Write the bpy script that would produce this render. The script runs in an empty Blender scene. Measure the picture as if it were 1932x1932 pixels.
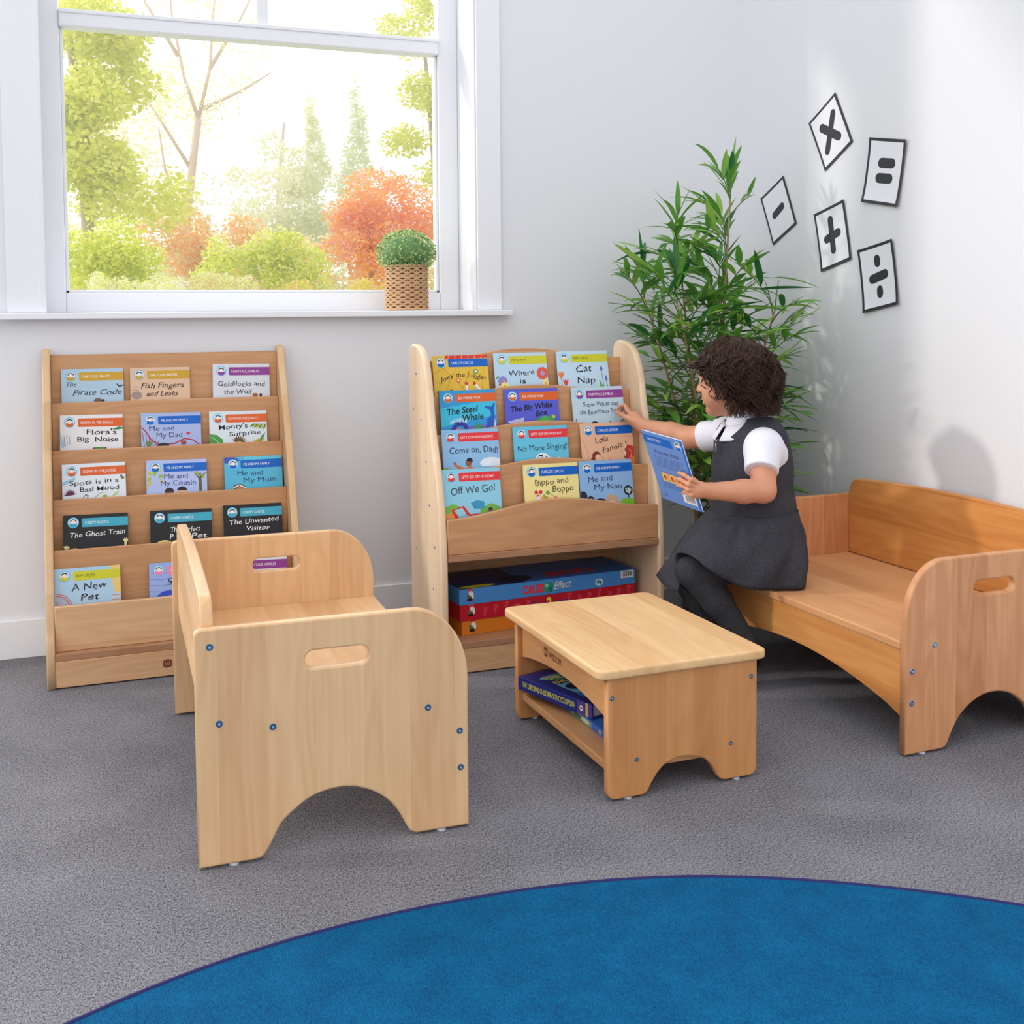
import bpy, bmesh, math, random
import numpy as np
from mathutils import Vector, Matrix, Euler

scene = bpy.context.scene
COL = scene.collection
PI = math.pi
random.seed(11)

# ------------------------------------------------------------------ helpers
def link(o, parent=None):
    COL.objects.link(o)
    if parent is not None:
        o.parent = parent
    return o

def tag(o, label=None, cat=None, group=None, kind=None):
    if label: o['label'] = label
    if cat: o['category'] = cat
    if group: o['group'] = group
    if kind: o['kind'] = kind
    return o

def thing(name, label, cat, loc=(0, 0, 0), rot=(0, 0, 0), group=None):
    o = bpy.data.objects.new(name, None)
    o.empty_display_size = 0.05
    o.location = loc
    o.rotation_euler = rot
    link(o)
    return tag(o, label, cat, group)

def mesh_obj(name, verts, faces, mats, parent=None, smooth=False, fmat=None):
    me = bpy.data.meshes.new(name)
    me.from_pydata([tuple(map(float, v)) for v in verts], [], [tuple(map(int, f)) for f in faces])
    if not isinstance(mats, (list, tuple)):
        mats = [mats]
    for m in [q for q in mats if q]:
        me.materials.append(m)
    if fmat is not None:
        me.polygons.foreach_set('material_index', list(map(int, fmat)))
    if smooth:
        me.polygons.foreach_set('use_smooth', [True] * len(me.polygons))
    me.update()
    return link(bpy.data.objects.new(name, me), parent)

def bm_obj(name, bm, mats, parent=None, smooth=False):
    me = bpy.data.meshes.new(name)
    bmesh.ops.recalc_face_normals(bm, faces=bm.faces)
    bm.to_mesh(me)
    bm.free()
    if not isinstance(mats, (list, tuple)):
        mats = [mats]
    for m in [q for q in mats if q]:
        me.materials.append(m)
    if smooth:
        me.polygons.foreach_set('use_smooth', [True] * len(me.polygons))
    me.update()
    return link(bpy.data.objects.new(name, me), parent)

def add_box(bm, lo, hi, bevel=0.0, seg=2, mi=0):
    lo, hi = Vector(lo), Vector(hi)
    g = bmesh.ops.create_cube(bm, size=1.0)
    vs = g['verts']
    for v in vs:
        v.co = Vector(((lo[i] + hi[i]) / 2 + v.co[i] * (hi[i] - lo[i]) for i in range(3)))
    fs = set(f for v in vs for f in v.link_faces)
    if bevel > 0:
        es = list(set(e for v in vs for e in v.link_edges))
        r = bmesh.ops.bevel(bm, geom=es, offset=bevel, segments=seg, affect='EDGES', profile=0.5)
        fs = set(r['faces']) | set(f for f in fs if f.is_valid)
    for f in fs:
        if f.is_valid:
            f.material_index = mi

def box_obj(name, lo, hi, mat, parent=None, bevel=0.002, seg=2):
    bm = bmesh.new()
    add_box(bm, lo, hi, bevel, seg)
    return bm_obj(name, bm, mat, parent)

def add_tube(bm, pts, radii, n=8, cap=True, mi=0, smooth=True):
    pts = [Vector(p) for p in pts]
    if not isinstance(radii, (list, tuple, np.ndarray)):
        radii = [radii] * len(pts)
    rings = []
    up = Vector((0.013, 0.021, 1))
    prev = None
    for i, p in enumerate(pts):
        t = (pts[min(i + 1, len(pts) - 1)] - pts[max(i - 1, 0)])
        if t.length < 1e-9: t = Vector((0, 0, 1))
        t.normalize()
        if prev is None:
            a = t.cross(up if abs(t.z) < 0.95 else Vector((1, 0.02, 0))).normalized()
        else:
            a = (prev - t * prev.dot(t))
            a = a.normalized() if a.length > 1e-6 else t.orthogonal().normalized()
        prev = a
        b = t.cross(a)
        rings.append([bm.verts.new(p + (a * math.cos(2 * PI * k / n) + b * math.sin(2 * PI * k / n)) * radii[i]) for k in range(n)])
    for i in range(len(rings) - 1):
        for k in range(n):
            f = bm.faces.new((rings[i][k], rings[i][(k + 1) % n], rings[i + 1][(k + 1) % n], rings[i + 1][k]))
            f.material_index = mi
            f.smooth = smooth
    if cap:
        for r in (rings[0][::-1], rings[-1]):
            f = bm.faces.new(r); f.material_index = mi

def add_disc_prism(bm, c, axis, r, h, n=24, mi=0, r2=None):
    axis = Vector(axis).normalized()
    add_tube(bm, [Vector(c), Vector(c) + axis * h], [r, r if r2 is None else r2], n=n, mi=mi, smooth=False)

def curve_mesh(splines, thick, bevel, res=2):
    """2D outlines (first is the border, the others are holes) -> flat board mesh, local xy, thickness along z centred"""
    cu = bpy.data.curves.new('outline', 'CURVE')
    cu.dimensions = '2D'
    cu.fill_mode = 'BOTH'
    cu.extrude = max(thick / 2 - bevel, 1e-5)
    cu.bevel_depth = bevel
    cu.bevel_resolution = res
    cu.offset = -bevel
    for pts in splines:
        s = cu.splines.new('POLY')
        s.points.add(len(pts) - 1)
        for i, (x, y) in enumerate(pts):
            s.points[i].co = (x, y, 0, 1)
        s.use_cyclic_u = True
    o = bpy.data.objects.new('outline', cu)
    COL.objects.link(o)
    dg = bpy.context.evaluated_depsgraph_get()
    dg.update()
    me = bpy.data.meshes.new_from_object(o.evaluated_get(dg))
    bpy.data.objects.remove(o)
    bpy.data.curves.remove(cu)
    return me

AX = {'xy': Matrix(((1, 0, 0, 0), (0, 1, 0, 0), (0, 0, 1, 0), (0, 0, 0, 1))),
      'xz': Matrix(((1, 0, 0, 0), (0, 0, -1, 0), (0, 1, 0, 0), (0, 0, 0, 1))),      # u->x v->z w->-y
      'yz': Matrix(((0, 0, 1, 0), (1, 0, 0, 0), (0, 1, 0, 0), (0, 0, 0, 1)))}       # u->y v->z w->x

def board(name, splines, thick, plane, pos, mat, parent=None, bevel=0.003, res=2):
    """pos = centre of the thickness along the board's normal"""
    me = curve_mesh(splines, thick, bevel, res)
    off = {'xy': (0, 0, pos), 'xz': (0, pos, 0), 'yz': (pos, 0, 0)}[plane]
    me.transform(Matrix.Translation(off) @ AX[plane])
    if AX[plane].to_3x3().determinant() < 0:
        me.flip_normals()
    me.materials.clear()
    me.materials.append(mat)
    me.polygons.foreach_set('material_index', [0] * len(me.polygons))
    me.name = name
    return link(bpy.data.objects.new(name, me), parent)

def arc(cx, cy, rx, ry, a0, a1, n=10):
    return [(cx + rx * math.cos(math.radians(a0 + (a1 - a0) * i / n)), cy + ry * math.sin(math.radians(a0 + (a1 - a0) * i / n))) for i in range(n + 1)]

def rrect(x0, y0, x1, y1, r, n=6):
    return (arc(x1 - r, y0 + r, r, r, -90, 0, n) + arc(x1 - r, y1 - r, r, r, 0, 90, n) +
            arc(x0 + r, y1 - r, r, r, 90, 180, n) + arc(x0 + r, y0 + r, r, r, 180, 270, n))

def smooth_pts(pts, sub=4):
    """Catmull-Rom through an open list of 2D/3D points"""
    P = [np.array(p, float) for p in pts]
    out = []
    for i in range(len(P) - 1):
        p0 = P[i - 1] if i > 0 else 2 * P[0] - P[1]
        p1, p2 = P[i], P[i + 1]
        p3 = P[i + 2] if i + 2 < len(P) else 2 * P[-1] - P[-2]
        for s in range(sub):
            t = s / sub
            out.append(tuple(0.5 * ((2 * p1) + (-p0 + p2) * t + (2 * p0 - 5 * p1 + 4 * p2 - p3) * t * t + (-p0 + 3 * p1 - 3 * p2 + p3) * t ** 3)))
    out.append(tuple(P[-1]))
    return out

def text_mesh(s, bold=0.0, shear=0.0, res=3, space=1.0):
    """flat lettering: list of verts (x,y), faces; cap height scaled to 1"""
    cu = bpy.data.curves.new('lettering', 'FONT')
    cu.body = s
    cu.resolution_u = res
    cu.offset = bold
    cu.shear = shear
    cu.space_character = space
    o = bpy.data.objects.new('lettering', cu)
    COL.objects.link(o)
    dg = bpy.context.evaluated_depsgraph_get()
    dg.update()
    me = bpy.data.meshes.new_from_object(o.evaluated_get(dg))
    v = np.array([(q.co.x, q.co.y) for q in me.vertices]).reshape(-1, 2)
    f = [tuple(p.vertices) for p in me.polygons]
    bpy.data.objects.remove(o); bpy.data.curves.remove(cu); bpy.data.meshes.remove(me)
    return v / 0.72, f

# ------------------------------------------------------------------ materials
def lin(c):
    return tuple((x / 255 / 12.92) if x / 255 <= 0.04045 else ((x / 255 + 0.055) / 1.055) ** 2.4 for x in c)

_m = {}
def mat(name, rgb, rough=0.5, metal=0.0, spec=0.5, srgb=True, trans=0.0, bump=None, var=None, sheen=0.0, coat=0.0, sss=0.0):
    if name in _m: return _m[name]
    m = bpy.data.materials.new(name); m.use_nodes = True
    nt = m.node_tree; b = nt.nodes['Principled BSDF']
    c = (*(lin(rgb) if srgb else rgb), 1)
    b.inputs['Base Color'].default_value = c
    b.inputs['Roughness'].default_value = rough
    b.inputs['Metallic'].default_value = metal
    b.inputs['Specular IOR Level'].default_value = spec
    if sheen: b.inputs['Sheen Weight'].default_value = sheen
    if coat: b.inputs['Coat Weight'].default_value = coat
    if sss:
        b.inputs['Subsurface Weight'].default_value = sss
        b.inputs['Subsurface Radius'].default_value = (0.02, 0.008, 0.004)
        b.inputs['Subsurface Scale'].default_value = 0.3
    if var:      # (scale, amount, detail)
        tc = nt.nodes.new('ShaderNodeTexCoord'); nz = nt.nodes.new('ShaderNodeTexNoise')
        nz.inputs['Scale'].default_value = var[0]; nz.inputs['Detail'].default_value = var[2]
        nt.links.new(tc.outputs['Object'], nz.inputs['Vector'])
        mx = nt.nodes.new('ShaderNodeMix'); mx.data_type = 'RGBA'
        mx.inputs[6].default_value = (*[x * (1 - var[1]) for x in c[:3]], 1)
        mx.inputs[7].default_value = (*[min(1, x * (1 + var[1])) for x in c[:3]], 1)
        nt.links.new(nz.outputs['Fac'], mx.inputs[0]); nt.links.new(mx.outputs[2], b.inputs['Base Color'])
    if bump:     # (scale, strength, distance)
        tc = nt.nodes.new('ShaderNodeTexCoord'); nz = nt.nodes.new('ShaderNodeTexNoise')
        nz.inputs['Scale'].default_value = bump[0]; nz.inputs['Detail'].default_value = 3
        nt.links.new(tc.outputs['Object'], nz.inputs['Vector'])
        bp = nt.nodes.new('ShaderNodeBump'); bp.inputs['Strength'].default_value = bump[1]; bp.inputs['Distance'].default_value = bump[2]
        nt.links.new(nz.outputs['Fac'], bp.inputs['Height']); nt.links.new(bp.outputs['Normal'], b.inputs['Normal'])
    if trans:
        out = nt.nodes['Material Output']
        tr = nt.nodes.new('ShaderNodeBsdfTranslucent'); tr.inputs['Color'].default_value = c
        ms = nt.nodes.new('ShaderNodeMixShader'); ms.inputs[0].default_value = trans
        nt.links.new(b.outputs[0], ms.inputs[1]); nt.links.new(tr.outputs[0], ms.inputs[2]); nt.links.new(ms.outputs[0], out.inputs['Surface'])
    _m[name] = m
    return m

def wood(name, light, dark, grain, across, stave=0.07, seed=0.0, figure=0.5, rough=0.36):
    """glued-up beech: staves across, fine grain and cathedral figure along; light/dark in sRGB 0-255"""
    m = bpy.data.materials.new(name); m.use_nodes = True
    nt = m.node_tree; N = nt.nodes; L = nt.links
    b = N['Principled BSDF']
    tc = N.new('ShaderNodeTexCoord'); sp = N.new('ShaderNodeSeparateXYZ')
    L.new(tc.outputs['Object'], sp.inputs[0])
    ax = {'x': sp.outputs[0], 'y': sp.outputs[1], 'z': sp.outputs[2]}
    other = [a for a in 'xyz' if a not in (grain, across)][0]
    def mth(op, a, bv=None, c=None):
        n = N.new('ShaderNodeMath'); n.operation = op
        for i, v in enumerate((a, bv, c)):
            if v is None: continue
            if isinstance(v, (int, float)): n.inputs[i].default_value = v
            else: L.new(v, n.inputs[i])
        return n.outputs[0]
    s = mth('FLOOR', mth('ADD', mth('DIVIDE', ax[across], stave), 57.37 + seed))
    wn = N.new('ShaderNodeTexWhiteNoise'); wn.noise_dimensions = '1D'; L.new(s, wn.inputs['W'])
    rnd = wn.outputs['Value']
    cmb = N.new('ShaderNodeCombineXYZ')
    L.new(mth('ADD', mth('MULTIPLY', ax[grain], 2.2), mth('MULTIPLY', rnd, 37.0)), cmb.inputs[0])
    L.new(mth('MULTIPLY', ax[across], 75.0), cmb.inputs[1])
    L.new(mth('MULTIPLY', ax[other], 45.0), cmb.inputs[2])
    nz = N.new('ShaderNodeTexNoise'); nz.inputs['Scale'].default_value = 1.0; nz.inputs['Detail'].default_value = 5; nz.inputs['Roughness'].default_value = 0.62
    L.new(cmb.outputs[0], nz.inputs['Vector'])
    cm2 = N.new('ShaderNodeCombineXYZ')
    L.new(mth('ADD', mth('MULTIPLY', ax[grain], 1.6), mth('MULTIPLY', rnd, 91.0)), cm2.inputs[0])
    L.new(mth('MULTIPLY', ax[across], 11.0), cm2.inputs[1])
    L.new(mth('MULTIPLY', ax[other], 7.0), cm2.inputs[2])
    n2 = N.new('ShaderNodeTexNoise'); n2.inputs['Scale'].default_value = 1.0; n2.inputs['Detail'].default_value = 1.5
    L.new(cm2.outputs[0], n2.inputs['Vector'])
    rings = mth('MULTIPLY', mth('ADD', mth('SINE', mth('MULTIPLY', n2.outputs['Fac'], 62.0)), 1.0), 0.5)
    f = mth('ADD', mth('ADD', mth('MULTIPLY', nz.outputs['Fac'], 0.6), 0.08), mth('MULTIPLY', rings, 0.30 * figure))
    f = mth('ADD', f, mth('MULTIPLY', mth('SUBTRACT', rnd, 0.5), 0.34))
    f = mth('ADD', f, mth('MULTIPLY', mth('SUBTRACT', n2.outputs['Fac'], 0.5), 0.5))
    cr = N.new('ShaderNodeValToRGB')
    e = cr.color_ramp.elements
    e[0].position = 0.10; e[0].color = (*lin(light), 1)
    e[1].position = 0.98; e[1].color = (*lin(dark), 1)
    L.new(f, cr.inputs[0]); L.new(cr.outputs[0], b.inputs['Base Color'])
    b.inputs['Roughness'].default_value = rough
    b.inputs['Specular IOR Level'].default_value = 0.4
    bp = N.new('ShaderNodeBump'); bp.inputs['Strength'].default_value = 0.05; bp.inputs['Distance'].default_value = 0.002
    L.new(nz.outputs['Fac'], bp.inputs['Height']); L.new(bp.outputs['Normal'], b.inputs['Normal'])
    return m

def carpet_mat():
    m = bpy.data.materials.new('grey_loop_carpet'); m.use_nodes = True
    nt = m.node_tree; N = nt.nodes; L = nt.links; b = N['Principled BSDF']
    tc = N.new('ShaderNodeTexCoord')
    mp = N.new('ShaderNodeMapping'); mp.inputs['Scale'].default_value = (1.0, 0.55, 1)
    mp.inputs['Rotation'].default_value = (0, 0, 0.12)
    L.new(tc.outputs['Object'], mp.inputs[0])
    v = N.new('ShaderNodeTexNoise'); v.inputs['Scale'].default_value = 430; v.inputs['Detail'].default_value = 2.0
    L.new(mp.outputs[0], v.inputs['Vector'])
    n = N.new('ShaderNodeTexNoise'); n.inputs['Scale'].default_value = 170; n.inputs['Detail'].default_value = 3
    L.new(tc.outputs['Object'], n.inputs['Vector'])
    big = N.new('ShaderNodeTexNoise'); big.inputs['Scale'].default_value = 6; L.new(tc.outputs['Object'], big.inputs['Vector'])
    add = N.new('ShaderNodeMath'); add.operation = 'MULTIPLY_ADD'; add.inputs[1].default_value = 0.45
    L.new(n.outputs['Fac'], add.inputs[0]); L.new(v.outputs['Fac'], add.inputs[2])
    a2 = N.new('ShaderNodeMath'); a2.operation = 'MULTIPLY_ADD'; a2.inputs[1].default_value = 0.16
    L.new(big.outputs['Fac'], a2.inputs[0]); L.new(add.outputs[0], a2.inputs[2])
    cr = N.new('ShaderNodeValToRGB'); e = cr.color_ramp.elements
    e[0].position = 0.56; e[0].color = (*lin((62, 62, 67)), 1)
    e[1].position = 1.00; e[1].color = (*lin((150, 149, 157)), 1)
    L.new(a2.outputs[0], cr.inputs[0]); L.new(cr.outputs[0], b.inputs['Base Color'])
    b.inputs['Roughness'].default_value = 0.95; b.inputs['Specular IOR Level'].default_value = 0.1
    bp = N.new('ShaderNodeBump'); bp.inputs['Strength'].default_value = 0.6; bp.inputs['Distance'].default_value = 0.003
    L.new(v.outputs['Fac'], bp.inputs['Height']); L.new(bp.outputs['Normal'], b.inputs['Normal'])
    return m

def weave_mat(name, c0, c1, scale, rough=0.9, stretch=(1, 1, 1), rot=0.5, bump=0.4, dist=0.002):
    m = bpy.data.materials.new(name); m.use_nodes = True
    nt = m.node_tree; N = nt.nodes; L = nt.links; b = N['Principled BSDF']
    tc = N.new('ShaderNodeTexCoord'); mp = N.new('ShaderNodeMapping')
    mp.inputs['Scale'].default_value = stretch; mp.inputs['Rotation'].default_value = (0, 0, rot)
    L.new(tc.outputs['Object'], mp.inputs[0])
    v = N.new('ShaderNodeTexNoise'); v.inputs['Scale'].default_value = scale; v.inputs['Detail'].default_value = 3
    L.new(mp.outputs[0], v.inputs['Vector'])
    n2 = N.new('ShaderNodeTexNoise'); n2.inputs['Scale'].default_value = scale / 40; L.new(tc.outputs['Object'], n2.inputs['Vector'])
    ad = N.new('ShaderNodeMath'); ad.operation = 'MULTIPLY_ADD'; ad.inputs[1].default_value = 0.3
    L.new(n2.outputs['Fac'], ad.inputs[0]); L.new(v.outputs['Fac'], ad.inputs[2])
    cr = N.new('ShaderNodeValToRGB'); e = cr.color_ramp.elements
    e[0].position = 0.42; e[0].color = (*lin(c0), 1); e[1].position = 0.9; e[1].color = (*lin(c1), 1)
    L.new(ad.outputs[0], cr.inputs[0]); L.new(cr.outputs[0], b.inputs['Base Color'])
    b.inputs['Roughness'].default_value = rough; b.inputs['Specular IOR Level'].default_value = 0.15
    bp = N.new('ShaderNodeBump'); bp.inputs['Strength'].default_value = bump; bp.inputs['Distance'].default_value = dist
    L.new(v.outputs['Fac'], bp.inputs['Height']); L.new(bp.outputs['Normal'], b.inputs['Normal'])
    return m

def glass_mat():
    m = bpy.data.materials.new('window_glass'); m.use_nodes = True
    nt = m.node_tree; N = nt.nodes; L = nt.links
    N.remove(N['Principled BSDF'])
    t = N.new('ShaderNodeBsdfTransparent'); g = N.new('ShaderNodeBsdfGlossy'); g.inputs['Roughness'].default_value = 0.02
    mx = N.new('ShaderNodeMixShader'); mx.inputs[0].default_value = 0.03; L.new(t.outputs[0], mx.inputs[1]); L.new(g.outputs[0], mx.inputs[2])
    L.new(mx.outputs[0], N['Material Output'].inputs['Surface'])
    return m

WALL = mat('white_wall_paint', (228, 229, 234), 0.7, bump=(180, 0.05, 0.001))
TRIM = mat('white_gloss_paint', (236, 237, 242), 0.35)
BEECH = ((224, 190, 150), (186, 138, 96))
W_seat_panel = wood('beech_panel_vertical', (238, 200, 154), (206, 158, 112), 'z', 'x', 0.085, 0.2, 0.5)
W_seat_flat = wood('beech_seat_board', (236, 194, 146), (204, 150, 102), 'y', 'x', 0.09, 1.3, 0.4)
W_seat_back = wood('beech_back_board', (234, 194, 148), (200, 148, 102), 'y', 'z', 0.06, 2.1, 0.5)
W_falloff_panel = wood('falloff_beech_panel_vertical', (222, 164, 118), (186, 118, 74), 'z', 'x', 0.085, 4.2, 0.7)  # right settee: light falloff from the left put into darker, warmer wood colours
W_falloff_flat = wood('falloff_beech_seat_board', (228, 172, 122), (190, 124, 78), 'y', 'x', 0.09, 5.3, 0.4)
W_falloff_back = wood('falloff_beech_back_board', (226, 160, 92), (180, 108, 52), 'y', 'z', 0.055, 6.1, 0.5)
W_case_side = wood('pale_beech_case_side', (242, 218, 188), (214, 180, 142), 'z', 'y', 0.06, 7.7, 0.35)
W_case_lip = wood('tan_beech_case_side', (222, 188, 146), (192, 150, 108), 'z', 'y', 0.06, 7.2, 0.35)
W_case_front = wood('beech_case_front', (210, 162, 118), (174, 118, 76), 'x', 'z', 0.2, 8.4, 0.6)  # darker, warmer tone carries the shade on the book pockets
W_case_pale = wood('pale_beech_case_front', (228, 188, 146), (196, 150, 108), 'x', 'z', 0.2, 8.1, 0.7)
W_case_edge = wood('beech_shelf_edge', (182, 138, 104), (150, 104, 74), 'x', 'z', 0.2, 8.9, 0.6)
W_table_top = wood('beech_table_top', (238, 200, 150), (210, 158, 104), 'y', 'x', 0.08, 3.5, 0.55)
W_table_end_shaded = wood('shaded_beech_table_end', (212, 152, 98), (174, 112, 62), 'z', 'x', 0.06, 9.1, 0.4)  # darker than the top: the end panel's shade is put into the wood colour
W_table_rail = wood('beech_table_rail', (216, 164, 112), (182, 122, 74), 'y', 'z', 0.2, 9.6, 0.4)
SCREW = mat('zinc_plated_steel', (112, 152, 194), 0.28, 1.0)
SCREW_GLINT = mat('screw_glint', (206, 216, 228), 0.35, 0.7)  # pale centre disc: a white glint put into the colour
GLIDE = mat('clear_plastic_glide', (200, 210, 222), 0.3)
BRAND = mat('burnt_brown_print', (120, 62, 38), 0.6)
BLACK = mat('black_void', (12, 12, 12), 0.8)
PAPER = mat('white_paper', (238, 238, 240), 0.55)

# ------------------------------------------------------------------ camera and light
psi, pitch, roll = 0.361174, 0.0522371, -0.00795457
R0 = Vector((math.cos(psi), -math.sin(psi), 0))
Fh = Vector((math.sin(psi), math.cos(psi), 0))
Fw = Fh * math.cos(pitch) + Vector((0, 0, -math.sin(pitch)))
U0 = Fh * math.sin(pitch) + Vector((0, 0, math.cos(pitch)))
Rr = R0 * math.cos(roll) + U0 * math.sin(roll)
Ur = U0 * math.cos(roll) - R0 * math.sin(roll)
cam_data = bpy.data.cameras.new('camera')
cam = bpy.data.objects.new('camera', cam_data)
link(cam)
M = Matrix.Identity(4)
for i in range(3):
    M[i][0], M[i][1], M[i][2] = Rr[i], Ur[i], -Fw[i]
M[0][3], M[1][3], M[2][3] = 0.0, -3.38465, 0.95548
cam.matrix_world = M
cam_data.sensor_width = 36
cam_data.lens = 2116.495 / 1932 * 36
cam_data.shift_y = -(966 - 701.458) / 1932
cam_data.clip_start = 0.05
cam_data.clip_end = 200
scene.camera = cam

wd = bpy.data.worlds.new('bright_sky'); scene.world = wd; wd.use_nodes = True
nt = wd.node_tree; N = nt.nodes; L = nt.links
bg = N['Background']
tc = N.new('ShaderNodeTexCoord')
def dotn(v):
    n = N.new('ShaderNodeVectorMath'); n.operation = 'DOT_PRODUCT'; n.inputs[1].default_value = Vector(v).normalized()
    L.new(tc.outputs['Generated'], n.inputs[0]); return n.outputs['Value']
mr = N.new('ShaderNodeMapRange'); mr.inputs['From Min'].default_value = -0.5; mr.inputs['From Max'].default_value = 1.0
mr.inputs['To Min'].default_value = 0.49; mr.inputs['To Max'].default_value = 1.42
L.new(dotn((-0.68, -0.48, 0.55)), mr.inputs['Value'])
# the sky beyond the garden is a bright white haze
m2 = N.new('ShaderNodeMapRange'); m2.inputs['From Min'].default_value = 0.45; m2.inputs['From Max'].default_value = 0.85
m2.inputs['To Min'].default_value = 0.0; m2.inputs['To Max'].default_value = 3.8
L.new(dotn((0.15, 1.0, 0.12)), m2.inputs['Value'])
sm = N.new('ShaderNodeMath'); sm.operation = 'ADD'; L.new(mr.outputs[0], sm.inputs[0]); L.new(m2.outputs[0], sm.inputs[1])
bg.inputs['Color'].default_value = (0.985, 0.99, 1.0, 1)
L.new(sm.outputs[0], bg.inputs['Strength'])

sun_d = bpy.data.lights.new('sun', 'SUN'); sun_d.energy = 0.95; sun_d.angle = math.radians(3.2); sun_d.color = (1.0, 0.95, 0.86)
sun = bpy.data.objects.new('sun', sun_d); link(sun)
sun.location = (-4, 2, 4)
sun.rotation_euler = Vector((1, -0.365, -0.455)).to_track_quat('-Z', 'Y').to_euler()

scene.view_settings.view_transform = 'Standard'
scene.view_settings.look = 'None'
scene.view_settings.exposure = 0.17
scene.view_settings.gamma = 1.0
scene.view_settings.use_curve_mapping = False
# ------------------------------------------------------------------ the room
def struct(o):
    o['kind'] = 'structure'
    return o

bm = bmesh.new()
add_box(bm, (-6.5, -6.5, -0.05), (2.4, 0.262, 0.0))
struct(bm_obj('floor', bm, carpet_mat()))

WX0, WX1, WZ0, WZ1 = -0.117, 1.166, 0.9665, 2.62
bm = bmesh.new()
y0, y1 = 0.012, 0.205
add_box(bm, (WX1, y0, 0), (2.155, y1, 3.9))
add_box(bm, (-0.27, y0, 0), (WX0, y1, 3.9))
add_box(bm, (WX0, y0, 0), (WX1, y1, WZ0 - 0.0185))
add_box(bm, (WX0, y0, WZ1), (WX1, y1, 3.9))
add_box(bm, (-6.4, y0, 3.38), (-0.27, y1, 3.9))
add_box(bm, (-6.4, y0, 0), (-0.27, y1, 0.12))
struct(bm_obj('wall_back', bm, WALL))
struct(box_obj('wall_right', (2.143, -6.4, 0), (2.40, 0.262, 3.9), WALL, bevel=0))
bm = bmesh.new()
add_box(bm, (-0.27, 0.0, 0.0), (2.131, 0.012, 0.109), 0.002, 1)
struct(bm_obj('baseboard_back', bm, TRIM))
bm = bmesh.new()
add_box(bm, (2.131, -6.4, 0.0), (2.143, 0.0, 0.109), 0.002, 1)
struct(bm_obj('baseboard_right', bm, TRIM))

# window_1: sash window seen in the photo
bm = bmesh.new()
yp = 0.18
# casing on the wall face
for x0, x1 in ((-0.205, WX0), (WX1, 1.246)):
    add_box(bm, (x0, 0.0, WZ0), (x1, 0.012, 2.72), 0.0015, 1)
add_box(bm, (-0.205, 0.0, WZ1), (1.246, 0.012, 2.72), 0.0015, 1)
add_box(bm, (WX0 - 0.006, -0.005, WZ0), (WX0 + 0.012, 0.02, WZ1), 0.002, 1)
# reveal lining
add_box(bm, (WX0 - 0.004, 0.012, WZ0), (WX0 + 0.004, yp + 0.06, WZ1))
add_box(bm, (WX1 - 0.004, 0.012, WZ0), (WX1 + 0.004, yp + 0.06, WZ1))
# sash
for x0, x1 in ((WX0 + 0.004, -0.056), (1.0954, WX1 - 0.004)):
    add_box(bm, (x0, yp, WZ0), (x1, yp + 0.045, WZ1), 0.004, 2)
add_box(bm, (-0.056, yp, WZ0), (1.0954, yp + 0.045, 1.0255), 0.004, 2)
add_box(bm, (-0.056, yp - 0.012, 1.799), (1.0954, yp + 0.045, 1.846), 0.005, 2)
add_box(bm, (-0.056, yp - 0.016, 1.838), (1.0954, yp + 0.045, 1.850), 0.002, 1)
add_box(bm, (-0.056, yp, WZ1 - 0.06), (1.0954, yp + 0.045, WZ1), 0.004, 2)
add_box(bm, (0.511, yp - 0.004, 1.84), (0.5485, yp + 0.045, WZ1 - 0.05), 0.005, 2)
# glazing beads
for x0, x1, z0, z1 in ((-0.056, 1.0954, 1.0255, 1.799),):
    for a in ((x0, z0, x0 + 0.010, z1), (x1 - 0.010, z0, x1, z1), (x0, z0, x1, z0 + 0.009)):
        add_box(bm, (a[0], yp + 0.012, a[1]), (a[2], yp + 0.04, a[3]), 0.002, 1)
win = struct(bm_obj('window_1', bm, TRIM))
bm = bmesh.new()
add_box(bm, (-0.27, -0.032, 0.948), (1.274, 0.0, WZ0), 0.003, 2)
add_box(bm, (WX0 + 0.001, -0.004, 0.949), (WX1 - 0.001, yp + 0.05, WZ0 - 0.0003), 0.0005, 1)
struct(bm_obj('window_sill', bm, TRIM, win))
GLASS = glass_mat()
for n, (x0, x1, z0, z1) in enumerate(((-0.056, 1.0954, 1.0255, 1.799), (-0.056, 0.512, 1.848, WZ1 - 0.06), (0.547, 1.0954, 1.848, WZ1 - 0.06))):
    struct(box_obj('window_pane', (x0 + 0.001, yp + 0.020, z0 + 0.001), (x1 - 0.001, yp + 0.024, z1 - 0.001), GLASS, win, bevel=0))
# unseen glazed opening added along this wall to let the sun in and shape its bands
bm = bmesh.new()
for x in (-6.4, -4.6, -2.75, -0.33):
    add_box(bm, (x, 0.10, 0.12), (x + 0.06, 0.16, 3.38))
add_box(bm, (-6.4, 0.10, 0.12), (-0.27, 0.16, 0.18)); add_box(bm, (-6.4, 0.10, 3.32), (-0.27, 0.16, 3.38))
w2 = struct(bm_obj('added_sun_opening', bm, TRIM))
for x in (-6.34, -4.54, -2.69):
    struct(box_obj('window_pane', (x, 0.128, 0.18), (x + (1.74 if x < -3 else 2.35), 0.132, 3.32), GLASS, w2, bevel=0))

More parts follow.
